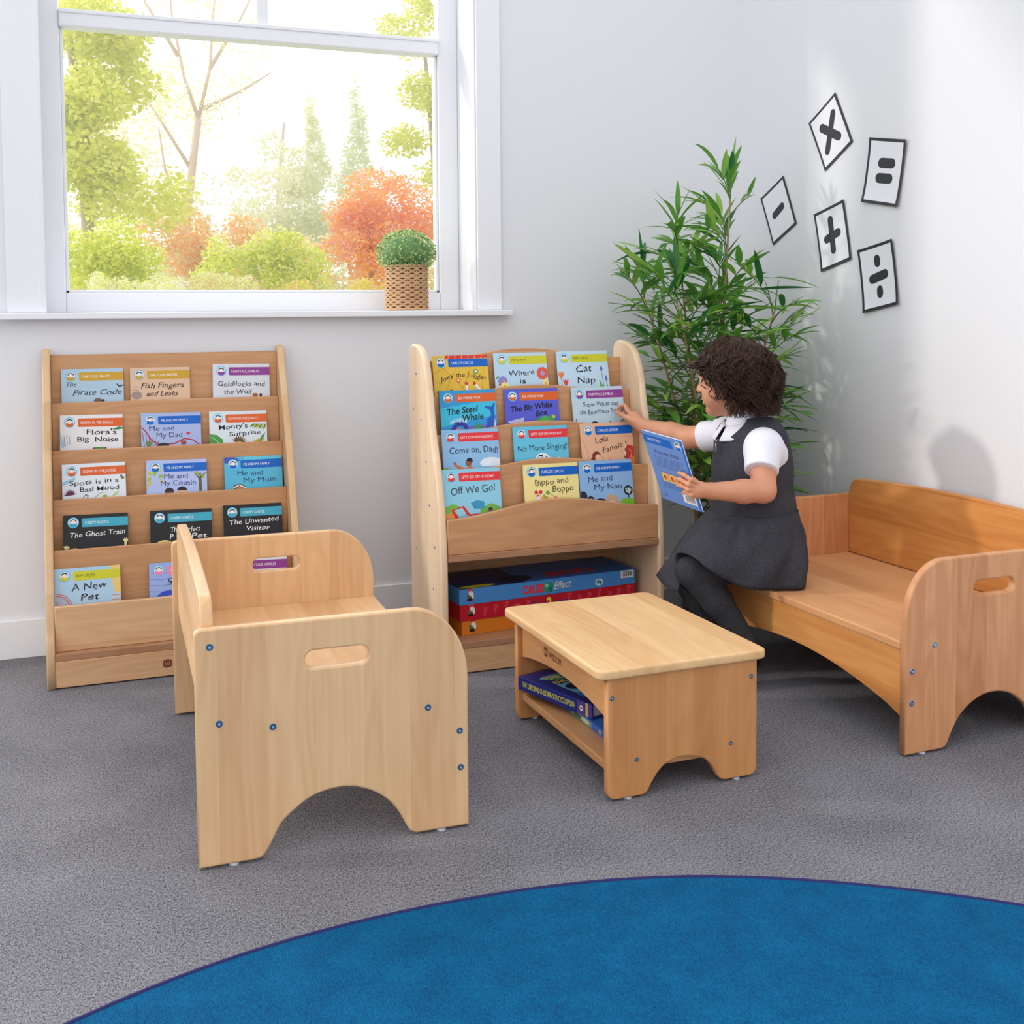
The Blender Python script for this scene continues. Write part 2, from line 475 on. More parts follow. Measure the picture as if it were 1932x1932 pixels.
# ------------------------------------------------------------------ rug
RUG = weave_mat('blue_rug_pile', (0, 60, 100), (0, 103, 150), 620, 0.95, (1.0, 0.35, 1.0), 0.6, 0.5, 0.002)
RUGE = mat('navy_rug_binding', (28, 30, 92), 0.9, bump=(400, 0.5, 0.002))
rc, rr = (0.4718, -3.055), 1.3613
t = thing('round_rug', 'large round blue rug with navy bound edge on grey carpet', 'rug', (rc[0], rc[1], 0))
def wob(a): return rr * (1 + 0.0035 * math.sin(5 * a + 1) + 0.002 * math.sin(11 * a + 0.4))
n = 240
vs = [(0, 0, 0.007)]; fs = []
for k in range(n):
    a = 2 * PI * k / n; r = wob(a) - 0.006
    vs += [(r * math.cos(a), r * math.sin(a), 0.007), (r * math.cos(a), r * math.sin(a), 0.0)]
for k in range(n):
    a, b = 1 + 2 * k, 1 + 2 * ((k + 1) % n)
    fs += [(0, a, b), (a, a + 1, b + 1, b)]
mesh_obj('rug_pile', vs, fs, RUG, t)
bm = bmesh.new()
ring = []
for k in range(n):
    a = 2 * PI * k / n; r = wob(a) - 0.003
    ring.append([bm.verts.new(((r + 0.0048 * math.cos(q)) * math.cos(a), (r + 0.0048 * math.cos(q)) * math.sin(a), 0.0050 + 0.0042 * math.sin(q))) for q in [2 * PI * j / 8 for j in range(8)]])
for k in range(n):
    for j in range(8):
        bm.faces.new((ring[k][j], ring[(k + 1) % n][j], ring[(k + 1) % n][(j + 1) % 8], ring[k][(j + 1) % 8]))
bm_obj('bound_edge', bm, RUGE, t, True)

# ------------------------------------------------------------------ fittings shared by the furniture
def screw(parent, c, nrm, r=0.0062):
    nrm = Vector(nrm)
    bm = bmesh.new()
    add_disc_prism(bm, c, nrm, r, 0.0016, 20, 0, r * 0.86)
    add_disc_prism(bm, Vector(c) + nrm * 0.00165, nrm, r * 0.42, 0.0003, 6, 1)
    return bm_obj('screw', bm, [SCREW, SCREW_GLINT], parent)

def glide(parent, c, r=0.009):
    bm = bmesh.new(); add_disc_prism(bm, (c[0], c[1], 0.0), (0, 0, 1), r, 0.0045, 16)
    return bm_obj('floor_glide', bm, GLIDE, parent)

def flat_text(name, s, origin, uvec, vvec, nvec, width, cap, m, parent, bold=0.0):
    v, f = text_mesh(s, bold)
    sx = width / max(1e-6, v[:, 0].max() - v[:, 0].min()); x0 = v[:, 0].min()
    o, u, w, nn = Vector(origin), Vector(uvec), Vector(vvec), Vector(nvec)
    return mesh_obj(name, [o + u * ((p[0] - x0) * sx) + w * (p[1] * cap) + nn * 0.0004 for p in v], f, m, parent)

def maker_mark(parent, origin, u, n, size):
    """small burnt mark: a rounded square with a curled w cut out, then the word"""
    o, u, n = Vector(origin), Vector(u), Vector(n)
    z = Vector((0, 0, 1))
    me_v, me_f = [], []
    pts = rrect(0, 0, size, size, size * 0.32)
    base = len(me_v); me_v += [o + u * a + z * b + n * 0.0003 for a, b in pts]; me_f.append(tuple(range(base, base + len(pts))))
    mk = mesh_obj('maker_mark', me_v, me_f, BRAND, parent)
    bm = bmesh.new()
    P = [(0.25, 0.68), (0.25, 0.36), (0.36, 0.27), (0.48, 0.36), (0.48, 0.66), (0.48, 0.36), (0.62, 0.27), (0.74, 0.36), (0.74, 0.68), (0.60, 0.72)]
    add_tube(bm, [o + u * a * size + z * b * size + n * 0.0006 for a, b in P], size * 0.045, 6)
    bm_obj('mark_letter', bm, W_case_front, mk)
    flat_text('mark_word', 'WISDOM', o + u * size * 1.35 + z * size * 0.12, u, z, n, size * 3.1, size * 0.72, BRAND, mk)
    return mk

# ------------------------------------------------------------------ settees
def settee(name, label, loc, rz, W, mats, flip):
    """local: x 0 = back edge of the side panels, W = front; y 0 .. L between the outer faces of the side panels"""
    L_, H, T = 0.8181, 0.4205, 0.020
    pm, fm, bmat = mats
    t = thing(name, label, 'settee', loc, (0, 0, rz), 'child-size beech settees')
    F = W - 0.4872            # extra depth is added at the back so the front features stay put
    out = [(0.0, 0.0045)] + [(F + a, b) for a, b in [(0.094, 0.0045)]]
    arch = smooth_pts([(0.094, 0.0045), (0.109, 0.008), (0.122, 0.026), (0.142, 0.062), (0.163, 0.081), (0.190, 0.099), (0.220, 0.1085), (0.250, 0.111), (0.280, 0.106), (0.312, 0.091), (0.340, 0.068), (0.358, 0.041), (0.368, 0.021), (0.376, 0.009), (0.387, 0.0045)], 3)
    out += [(F + a, b) for a, b in arch[1:]]
    out += [(W, 0.0045)]
    out += [(W - 0.105 + a, b) for a, b in arc(0, H - 0.135, 0.105, 0.135, 0, 90, 14)]
    out += arc(0.012, H - 0.012, 0.012, 0.012, 90, 180, 5)
    sl = rrect(F + 0.188, 0.332, F + 0.302, 0.364, 0.0158, 7)
    for yc in (T / 2, L_ - T / 2):
        p = board('side_panel', [out, sl], T, 'xz', yc, pm, t, 0.004)
        s = -1 if yc < L_ / 2 else 1
        yf = yc + s * T / 2
        for a, b in ((0.026, 0.389), (0.039, 0.254), (0.13, 0.237), (0.41, 0.236), (0.470, 0.185), (0.471, 0.116)):
            screw(p, (F + a, yf, b), (0, s, 0))
        for a in (F + 0.06, F + 0.435):
            glide(p, (a, yc))
    box_obj('seat', ((0.030 if F < 0.01 else 0.0300), T, 0.2275), (W - 0.0005, L_ - T, 0.2470), fm, t, 0.004, 3)
    # front rail with a shallow arch
    n = 24
    pts = [(T, 0.2270), (T, 0.083)] + [(T + 0.004 + (L_ - 2 * T - 0.008) * i / n, 0.083 + 0.060 * math.sin(PI * i / n) ** 0.8) for i in range(n + 1)] + [(L_ - T, 0.083), (L_ - T, 0.2270)]
    board('front_rail', [pts], 0.018, 'yz', W - 0.0045 - 0.009, bmat if flip else pm, t, 0.002)
    # backrest
    x0 = F + (0.0125 if F < 0.01 else -0.012)
    tp = lambda y: 0.466 + 0.014 * math.sin(PI * (y - T) / (L_ - 2 * T))
    ya, yb = T + 0.0005, L_ - T - 0.0005
    pts = [(yb, 0.248), (ya, 0.248)]
    pts = [(ya, 0.2475), (yb, 0.2475), (yb, 0.425)] + arc(yb - 0.045, 0.425, 0.045, tp(yb - 0.045) - 0.425, 0, 90, 9)
    pts += [(yb - 0.045 - (yb - ya - 0.09) * i / 16, tp(yb - 0.045 - (yb - ya - 0.09) * i / 16)) for i in range(1, 16)]
    pts += arc(ya + 0.045, 0.425, 0.045, tp(ya + 0.045) - 0.425, 90, 180, 9)
    board('backrest', [pts], 0.022, 'yz', x0 + 0.011, bmat, t, 0.004)
    return t

settee('settee', 'pale beech child settee, its slotted side panel towards us, before the flat-topped stand',
       (0.15497, -1.4315, 0), -0.02189, 0.4872, (W_seat_panel, W_seat_flat, W_seat_back), False)
# the second one stands against the right wall, turned round so it looks into the room
a = 0.01413
ox, oy = 1.60919, -1.48086
Wb, Lb = 0.512, 0.8181
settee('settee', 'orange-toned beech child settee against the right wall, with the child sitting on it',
       (ox + Wb * math.cos(a) - Lb * math.sin(a), oy + Wb * math.sin(a) + Lb * math.cos(a), 0), a + PI, Wb, (W_falloff_panel, W_falloff_flat, W_falloff_back), True)

# ------------------------------------------------------------------ low table
tx, ty, ta = 0.90122, -1.45749, 0.01107
tb = thing('low_table', 'low beech children\'s table with rounded top and a book shelf underneath', 'table', (tx, ty, 0), (0, 0, ta))
TW, TL, TZ = 0.3857, 0.5215, 0.2649
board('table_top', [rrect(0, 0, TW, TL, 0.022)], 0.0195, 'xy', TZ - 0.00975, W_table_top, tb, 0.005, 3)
x0, x1, zt = 0.0227, 0.3630, TZ - 0.0197
arch = smooth_pts([(0.098, 0.0045), (0.109, 0.009), (0.119, 0.025), (0.132, 0.043), (0.149, 0.058), (0.171, 0.0665), (0.190, 0.068), (0.206, 0.0665), (0.237, 0.057), (0.255, 0.041), (0.266, 0.023), (0.276, 0.009), (0.287, 0.0045)], 3)
out = arch + arc(x1 - 0.018, 0.0225, 0.018, 0.018, -90, 0, 6) + [(x1, zt), (x0, zt)] + arc(x0 + 0.018, 0.0225, 0.018, 0.018, 180, 270, 6)
for yc, s in ((0.0085 + 0.0095, -1), (0.484 + 0.0095, 1)):
    p = board('end_panel', [out], 0.019, 'xz', yc, W_table_end_shaded, tb, 0.003)
    for a_, b_ in ((0.032, 0.207), (0.086, 0.078), (0.300, 0.079), (0.349, 0.211)):
        screw(p, (a_, yc + s * 0.0095, b_), (0, s, 0), 0.0046)
    for a_ in (0.070, 0.318):
        glide(p, (a_, yc), 0.008)
ya, yb = 0.0275, 0.484
n = 24
for xc in (x0 + 0.012 + 0.008, x1 - 0.020):
    pts = [(ya, 0.152)] + [(ya + (yb - ya) * i / n, 0.152 + 0.026 * math.sin(PI * i / n) ** 0.8) for i in range(n + 1)] + [(yb, 0.152), (yb, zt), (ya, zt)]
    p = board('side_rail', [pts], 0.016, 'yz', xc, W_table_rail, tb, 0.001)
    if xc < 0.1:
        maker_mark(p, (xc - 0.0082, 0.352, 0.194), (0, -1, 0), (-1, 0, 0), 0.021)
box_obj('shelf', (x0 + 0.012, 0.0275, 0.050), (x1 - 0.012, 0.484, 0.0675), W_table_rail, tb, 0.002)

# ------------------------------------------------------------------ bookcases
def case_board(name, x0, x1, yf, th, z0, z1, m, parent, arch=0.0):
    n = 28
    top = []
    for i in range(n + 1):
        q = i / n
        bump = 0.5 + 0.5 * math.cos(2 * PI * (q - 0.5))
        top.append((x1 + (x0 - x1) * q, z1 + arch * bump))
    pts = [(x0, z0), (x1, z0)] + (top if arch else [(x1, z1), (x0, z1)])
    return board(name, [pts], th, 'xz', yf + th / 2, m, parent, 0.002)

c1 = thing('bookcase', 'flat-topped beech picture-book display stand below the window, left of the pair', 'bookcase', (0, 0, 0), (0, 0, 0), 'beech book display stands')
prof = [(0, 0.003), (0, 0.866), (-0.014, 0.866)] + smooth_pts([(-0.028, 0.8635), (-0.040, 0.848), (-0.056, 0.806), (-0.105, 0.70), (-0.164, 0.575), (-0.24, 0.343), (-0.298, 0.165), (-0.318, 0.118), (-0.325, 0.08)], 3) + [(-0.325, 0.003)]
for x in (-0.1095, 0.5335):
    board('side_panel', [prof], 0.021, 'yz', x, W_case_lip, c1, 0.004)
A, B = -0.0985, 0.5225
case_board('back_panel', A, B, -0.016, 0.012, 0.06, 0.849, W_case_front, c1)
T1 = [(-0.048, 0.717), (-0.104, 0.590), (-0.165, 0.4645), (-0.230, 0.341)]
ledges1 = [0.607, 0.481, 0.350, 0.221, 0.094]
for k, (yf, z1) in enumerate(T1):
    case_board('pocket_panel', A, B, yf, 0.010, ledges1[k + 1] - 0.004, z1, W_case_front, c1)
fp = case_board('front_panel', A, B, -0.298, 0.016, 0.0905, 0.2075, W_case_pale, c1)
yb_ = [-0.015, -0.047, -0.103, -0.164, -0.229]
yf_ = [-0.038, -0.094, -0.155, -0.220, -0.282]
for k in range(5):
    box_obj('pocket_floor', (A, yf_[k], ledges1[k] - 0.010), (B, yb_[k] - (0.001 if k else 0), ledges1[k]), W_case_front, c1, 0.0005, 1)
box_obj('bottom_shelf', (A, -0.3205, 0.0715), (B, -0.018, 0.0900), W_case_edge, c1, 0.0015)
pl = box_obj('plinth', (A, -0.3235, 0.0035), (B, -0.3055, 0.0712), W_case_pale, c1, 0.0015)
maker_mark(pl, (0.164, -0.3237, 0.026), (1, 0, 0), (0, -1, 0), 0.022)

c2 = thing('bookcase', 'arched beech picture-book display stand with rounded sides and an open bay holding game boxes', 'bookcase', (0, 0, 0), (0, 0, 0), 'beech book display stands')
prof = [(-0.306, 0.003), (-0.306, 0.84)] + smooth_pts([(-0.308, 0.852), (-0.318, 0.866), (-0.340, 0.872), (-0.3676, 0.871), (-0.409, 0.8625), (-0.438, 0.846), (-0.458, 0.82), (-0.476, 0.78), (-0.489, 0.732), (-0.500, 0.682), (-0.515, 0.634), (-0.533, 0.590), (-0.555, 0.540), (-0.574, 0.475), (-0.588, 0.408), (-0.598, 0.305), (-0.600, 0.13)], 3) + [(-0.600, 0.003)]
for x, s in ((0.8595, -1), (1.5005, 1)):
    p = board('side_panel', [prof], 0.021, 'yz', x, W_case_side, c2, 0.0075, 3)
    for yq, zq in ((-0.385, 0.79), (-0.355, 0.69), (-0.430, 0.665), (-0.475, 0.555), (-0.50, 0.44), (-0.545, 0.335), (-0.37, 0.30), (-0.53, 0.22)):
        screw(p, (x + s * 0.0105, yq, zq), (s, 0, 0), 0.0032)
A, B = 0.8705, 1.4895
case_board('back_panel', A, B, -0.358, 0.012, 0.30, 0.822, W_case_front, c2, 0.032)
T2 = [(-0.420, 0.727, 0.024), (-0.478, 0.625, 0.028), (-0.534, 0.521, 0.034)]
ledges2 = [0.643, 0.545, 0.443, 0.343]
for k, (yf, z1, ar) in enumerate(T2):
    case_board('pocket_panel', A, B, yf, 0.012, ledges2[k + 1] - 0.004, z1, W_case_front, c2, ar)
case_board('front_panel', A, B, -0.594, 0.018, 0.3205, 0.4135, W_case_front, c2, 0.037)
yb_ = [-0.357, -0.419, -0.477, -0.533]
yf_ = [-0.408, -0.466, -0.522, -0.576]
for k in range(4):
    box_obj('pocket_floor', (A, yf_[k], ledges2[k] - 0.010), (B, yb_[k], ledges2[k]), W_case_front, c2, 0.0005, 1)
box_obj('bay_ceiling', (A, -0.600, 0.3020), (B, -0.306, 0.3200), W_case_edge, c2, 0.0015)
box_obj('bay_back', (A, -0.318, 0.0870), (B, -0.306, 0.3015), W_case_front, c2, 0.0005, 1)
box_obj('bottom_shelf', (A, -0.6005, 0.0690), (B, -0.306, 0.0865), W_case_edge, c2, 0.0015)
box_obj('plinth', (A, -0.5985, 0.0035), (B, -0.5805, 0.0686), W_case_pale, c2, 0.0015)
# ------------------------------------------------------------------ picture books
PW, PH = 0.163, 0.195
def ink(rgb, rough=0.42):
    return mat('ink_%d_%d_%d' % tuple(rgb), rgb, rough, spec=0.35)

class Print:
    """flat printing on a cover: u 0..1 across, v down from the top edge, both in cover widths"""
    def __init__(self, w, h, t): self.w, self.h, self.t = w, h, t; self.reset()
    def reset(self): self.v, self.f, self.fm, self.mats, self.layer = [], [], [], [], 0
    def P(self, u, v, k): return ((u - 0.5) * self.w, -self.t - 0.00010 - 0.000011 * k, self.h - v * self.w)
    def poly(self, pts, rgb):
        self.layer += 1
        m = ink(rgb)
        if m not in self.mats: self.mats.append(m)
        b = len(self.v)
        self.v += [self.P(min(1, max(0, u)), v, self.layer) for u, v in pts]
        self.f.append(tuple(range(b, b + len(pts)))); self.fm.append(self.mats.index(m))
    def ell(self, u, v, ru, rv, rgb, a0=0, a1=360, n=20):
        self.poly([(u + ru * math.cos(math.radians(a0 + (a1 - a0) * i / n)), v - rv * math.sin(math.radians(a0 + (a1 - a0) * i / n))) for i in range(n if a1 - a0 == 360 else n + 1)], rgb)
    def line(self, pts, wd, rgb):
        self.layer += 1
        m = ink(rgb)
        if m not in self.mats: self.mats.append(m)
        for (a, b), (c, d) in zip(pts[:-1], pts[1:]):
            L_ = math.hypot(c - a, d - b) or 1
            nx, ny = -(d - b) / L_ * wd / 2, (c - a) / L_ * wd / 2
            k = len(self.v)
            self.v += [self.P(min(1, max(0, x)), y, self.layer) for x, y in ((a + nx, b + ny), (c + nx, d + ny), (c - nx, d - ny), (a - nx, b - ny))]
            self.f.append((k, k + 1, k + 2, k + 3)); self.fm.append(self.mats.index(m))
    def text(self, s, u0, u1, v, cap, rgb, bold=0.0, slope=0.0, arch=0.0, wob=0.0, shear=0.0):
        self.layer += 1
        m = ink(rgb)
        if m not in self.mats: self.mats.append(m)
        q, fs = text_mesh(s, bold * .3, shear)
        x0, x1 = q[:, 0].min(), q[:, 0].max()
        k = len(self.v)
        for x, y in q:
            a = (x - x0) / (x1 - x0)
            dy = slope * a + arch * math.sin(PI * a)
            if wob: dy += wob * .5 * math.sin(a * 17 + len(s)); y = y * (1 + 1.2 * wob * math.sin(a * 29 + 2))
            self.v.append(self.P(u0 + (u1 - u0) * a + (wob * 0.3 * y * math.sin(a * 23)), v - y * cap - dy, self.layer))
        for f in fs: self.f.append(tuple(i + k for i in f)); self.fm.append(self.mats.index(m))
    def make(self, name, parent):
        o = mesh_obj(name, self.v, self.f, self.mats, parent, fmat=self.fm)
        me = o.data
        bm = bmesh.new(); bm.from_mesh(me)
        for f in bm.faces:
            f.normal_update()
            if f.normal.y > 0: f.normal_flip()
        bm.to_mesh(me); bm.free()
        self.reset()
        return o

def book_body(name, w, h, t, rgb, spine_rgb):
    bm = bmesh.new()
    hw = w / 2
    add_box(bm, (-hw, -t, 0), (hw, -t + 0.0004, h), 0, mi=0)                    # front cover
    add_box(bm, (-hw, -0.0004, 0), (hw, 0, h), 0, mi=0)                         # back cover
    add_box(bm, (-hw + 0.0006, -t + 0.0004, 0.0006), (hw - 0.0006, -0.0004, h - 0.0006), 0, mi=1)
    add_box(bm, (-hw - 0.0006, -t, 0), (-hw + 0.0004, 0, h), 0.0002, 1, mi=2)   # spine
    return bm_obj(name, bm, [ink(rgb), PAPER, ink(spine_rgb)])

WHITE, DK = (240, 240, 242), (26, 26, 34)
GOLD, ORG, BLU, PUR, TEAL, YEL, RED, PNK = (206, 162, 48), (218, 98, 38), (0, 98, 196), (146, 62, 150), (62, 166, 192), (204, 204, 44), (226, 52, 58), (238, 136, 188)

def cover_common(b, p, band, series, stext=WHITE, mirror=False):
    if mirror:
        p.poly([(0, .06), (.70, .06), (.735, .20), (.0, .20)], band)
        p.text(series, .10, .44, .145, .042, stext, 0.0)
        cu = .87
    else:
        p.poly([(1, .06), (1, .205)] + arc(.31, .18, .03, .025, 90, 180, 4)[0:0] + [(.31, .205), (.295, .203), (.282, .19), (.278, .075), (.285, .063), (.30, .06)], band)
        cu = .15
    o1 = p.make('series_banner', b)
    p.layer = 3
    v = .125
    p.ell(cu, v, .088, .088, (92, 190, 232)); p.ell(cu, v, .075, .075, (208, 234, 246))
    p.ell(cu, v - .012, .052, .045, (44, 26, 34), 0, 180); p.ell(cu, v - .006, .04, .034, (246, 226, 220))
    p.poly([(cu - .062, v + .005), (cu, v + .022), (cu + .062, v + .005), (cu + .055, v + .06), (cu, v + .078), (cu - .055, v + .06)], band)
    p.make('series_badge', b)
    if not mirror:
        p.layer = 3
        p.text(series, .33, min(.95, .33 + .0285 * len(series)), .155, .045, stext, 0.0)
        p.make('series_name', b)

# key: cover colour, spine, banner, series, titles (text,u0,u1,v,cap,slope,arch), title colour, bold, wobble, shear
S_ = {'d': 'DOWN IN THE JUNGLE', 'm': 'ME AND MY FAMILY', 'p': 'THE FOUR PIRATES', 'f': 'FAIRYTALE JUMBLES', 'c': 'CREEPY CASTLE',
      'q': "PIP'S PETS", 'k': "CARLO'S CIRCUS", 's': 'SEA FORCE FOUR', 'h': "LET'S GO ON HOLIDAY!"}
BOOKS = {
 'pirate': ((176, 204, 224), (214, 226, 236), GOLD, 'p', [('The', .08, .24, .30, .08, 0, 0), ('Pirate Code', .17, .97, .45, .095, 0, 0)], (40, 48, 66), 0, .012, .35),
 'fish': ((224, 190, 160), (236, 210, 186), GOLD, 'p', [('Fish Fingers', .17, .90, .36, .095, 0, 0), ('and Leaks', .26, .80, .50, .09, 0, 0)], (48, 34, 30), .01, .012, .3),
 'goldi': ((216, 221, 231), (176, 96, 178), PUR, 'f', [('Goldilocks and', .09, .92, .40, .09, 0, 0), ('the Wolf', .19, .69, .54, .09, 0, 0)], (34, 34, 44), 0, .02, .1),
 'flora': ((230, 229, 232), (236, 236, 238), ORG, 'd', [("Flora's", .42, .90, .34, .09, 0, 0), ('Big  Noise', .27, .93, .45, .085, -.02, 0)], DK, .03, .012, 0),
 'dad': ((166, 182, 226), (206, 212, 238), BLU, 'm', [('Me and', .13, .55, .31, .085, 0, 0), ('My Dad', .25, .68, .43, .09, 0, 0)], (44, 50, 84), -.012, .006, 0),
 'monty': ((214, 226, 234), (206, 222, 232), ORG, 'd', [("Monty's", .16, .66, .335, .085, .04, 0), ('Surprise', .34, .89, .45, .08, .03, 0)], DK, .02, .012, 0),
 'spots': ((222, 230, 238), (230, 232, 236), ORG, 'd', [('Spots is in a', .11, .89, .365, .08, .035, 0), ('Bad Mood', .27, .89, .475, .08, .02, 0)], DK, .02, .014, 0),
 'cousin': ((176, 190, 236), (150, 160, 214), BLU, 'm', [('Me and', .29, .68, .32, .085, 0, 0), ('My Cousin', .23, .81, .44, .09, 0, 0)], (44, 52, 92), -.012, .006, 0),
 'mum': ((84, 180, 216), (60, 140, 190), BLU, 'm', [('Me and', .22, .66, .33, .09, 0, 0), ('My Mum', .32, .89, .455, .09, 0, 0)], (26, 54, 96), -.012, .006, 0),
 'ghost': ((27, 26, 32), (22, 22, 28), TEAL, 'c', [('The Ghost Train', .10, .955, .37, .085, .03, 0)], WHITE, .0, .012, .15),
 'perfect': ((27, 26, 32), (60, 150, 170), TEAL, 'c', [('The Perfect', .32, .81, .37, .085, 0, 0), ('P', .31, .37, .49, .09, 0, 0), ('Pet', .66, .92, .49, .09, 0, 0)], WHITE, .0, .01, .1),
 'visitor': ((27, 26, 32), (60, 150, 170), TEAL, 'c', [('The Unwanted', .10, .94, .34, .085, .03, 0), ('Visitor', .38, .78, .45, .08, 0, 0)], WHITE, .0, .012, .15),
 'newpet': ((172, 204, 230), (206, 222, 236), YEL, 'q', [('A New', .25, .79, .37, .12, .02, 0), ('Pet', .39, .67, .53, .11, .01, 0)], DK, .0, .02, .05),
 's': ((152, 176, 232), (198, 150, 200), PNK, 'f', [('S', .29, .37, .37, .11, 0, 0)], DK, .0, .01, 0),
 'jumbles': ((222, 226, 234), (176, 96, 178), PUR, 'f', [], DK, 0, 0, 0),
 'joey': ((228, 188, 66), (206, 156, 60), BLU, 'k', [('Joey the Juggler', .12, .97, .46, .085, .0, .085)], (58, 34, 18), .0, .02, 0),
 'where': ((186, 214, 236), (226, 214, 110), YEL, 'q', [('Where', .26, .75, .42, .105, .02, 0), ('is', .46, .57, .55, .10, 0, 0)], DK, .0, .02, .05),
 'cat': ((192, 220, 240), (206, 226, 240), YEL, 'q', [('Cat', .36, .67, .39, .13, .02, 0), ('Nap', .37, .72, .59, .13, .0, 0)], DK, .0, .02, .05),
 'whale': ((44, 152, 214), (50, 130, 190), ORG, 's', [('The Steel', .115, .67, .42, .11, .05, 0), ('Whale', .38, .76, .53, .11, .03, 0)], (10, 10, 14), .06, 0, .12),
 'box': ((86, 92, 208), (214, 90, 90), ORG, 's', [('The Big White', .10, .885, .40, .10, .07, 0), ('Box', .56, .78, .49, .10, .03, 0)], (10, 10, 14), .06, 0, .12),
 'snow': ((190, 214, 230), (206, 226, 236), PUR, 'f', [('Snow White and', .20, .90, .35, .08, .01, 0), ('the Enormous Turnip', .13, .99, .49, .08, .03, 0)], (44, 44, 54), -.005, .02, .1),
 'come': ((142, 190, 230), (214, 64, 70), RED, 'h', [('Come on, Dad!', .12, .97, .41, .11, .0, .02)], (34, 44, 58), -.005, .016, 0),
 'sing': ((100, 194, 226), (90, 180, 214), RED, 'h', [('No More Singing!', .07, .98, .42, .10, .02, 0)], (24, 40, 52), -.005, .018, 0),
 'lola': ((230, 182, 148), (196, 214, 236), BLU, 'k', [('Lola', .27, .52, .36, .11, .04, 0), ('Fanola', .40, .79, .53, .10, .09, 0)], (48, 28, 20), -.003, .018, 0),
 'off': ((142, 206, 232), (150, 204, 230), RED, 'h', [('Off We Go!', .13, .90, .42, .13, .04, 0)], (40, 66, 76), -.005, .018, 0),
 'bippo': ((240, 226, 152), (120, 190, 230), BLU, 'k', [('Bippo and', .20, .81, .36, .10, .03, 0), ('Boppo', .51, .895, .48, .11, .0, 0)], (64, 58, 28), -.004, .02, 0),
 'nan': ((142, 182, 228), (126, 160, 210), BLU, 'm', [('Me and', .155, .61, .37, .10, .02, 0), ('My Nan', .26, .78, .50, .10, .0, 0)], (30, 52, 92), -.012, .008, 0)}

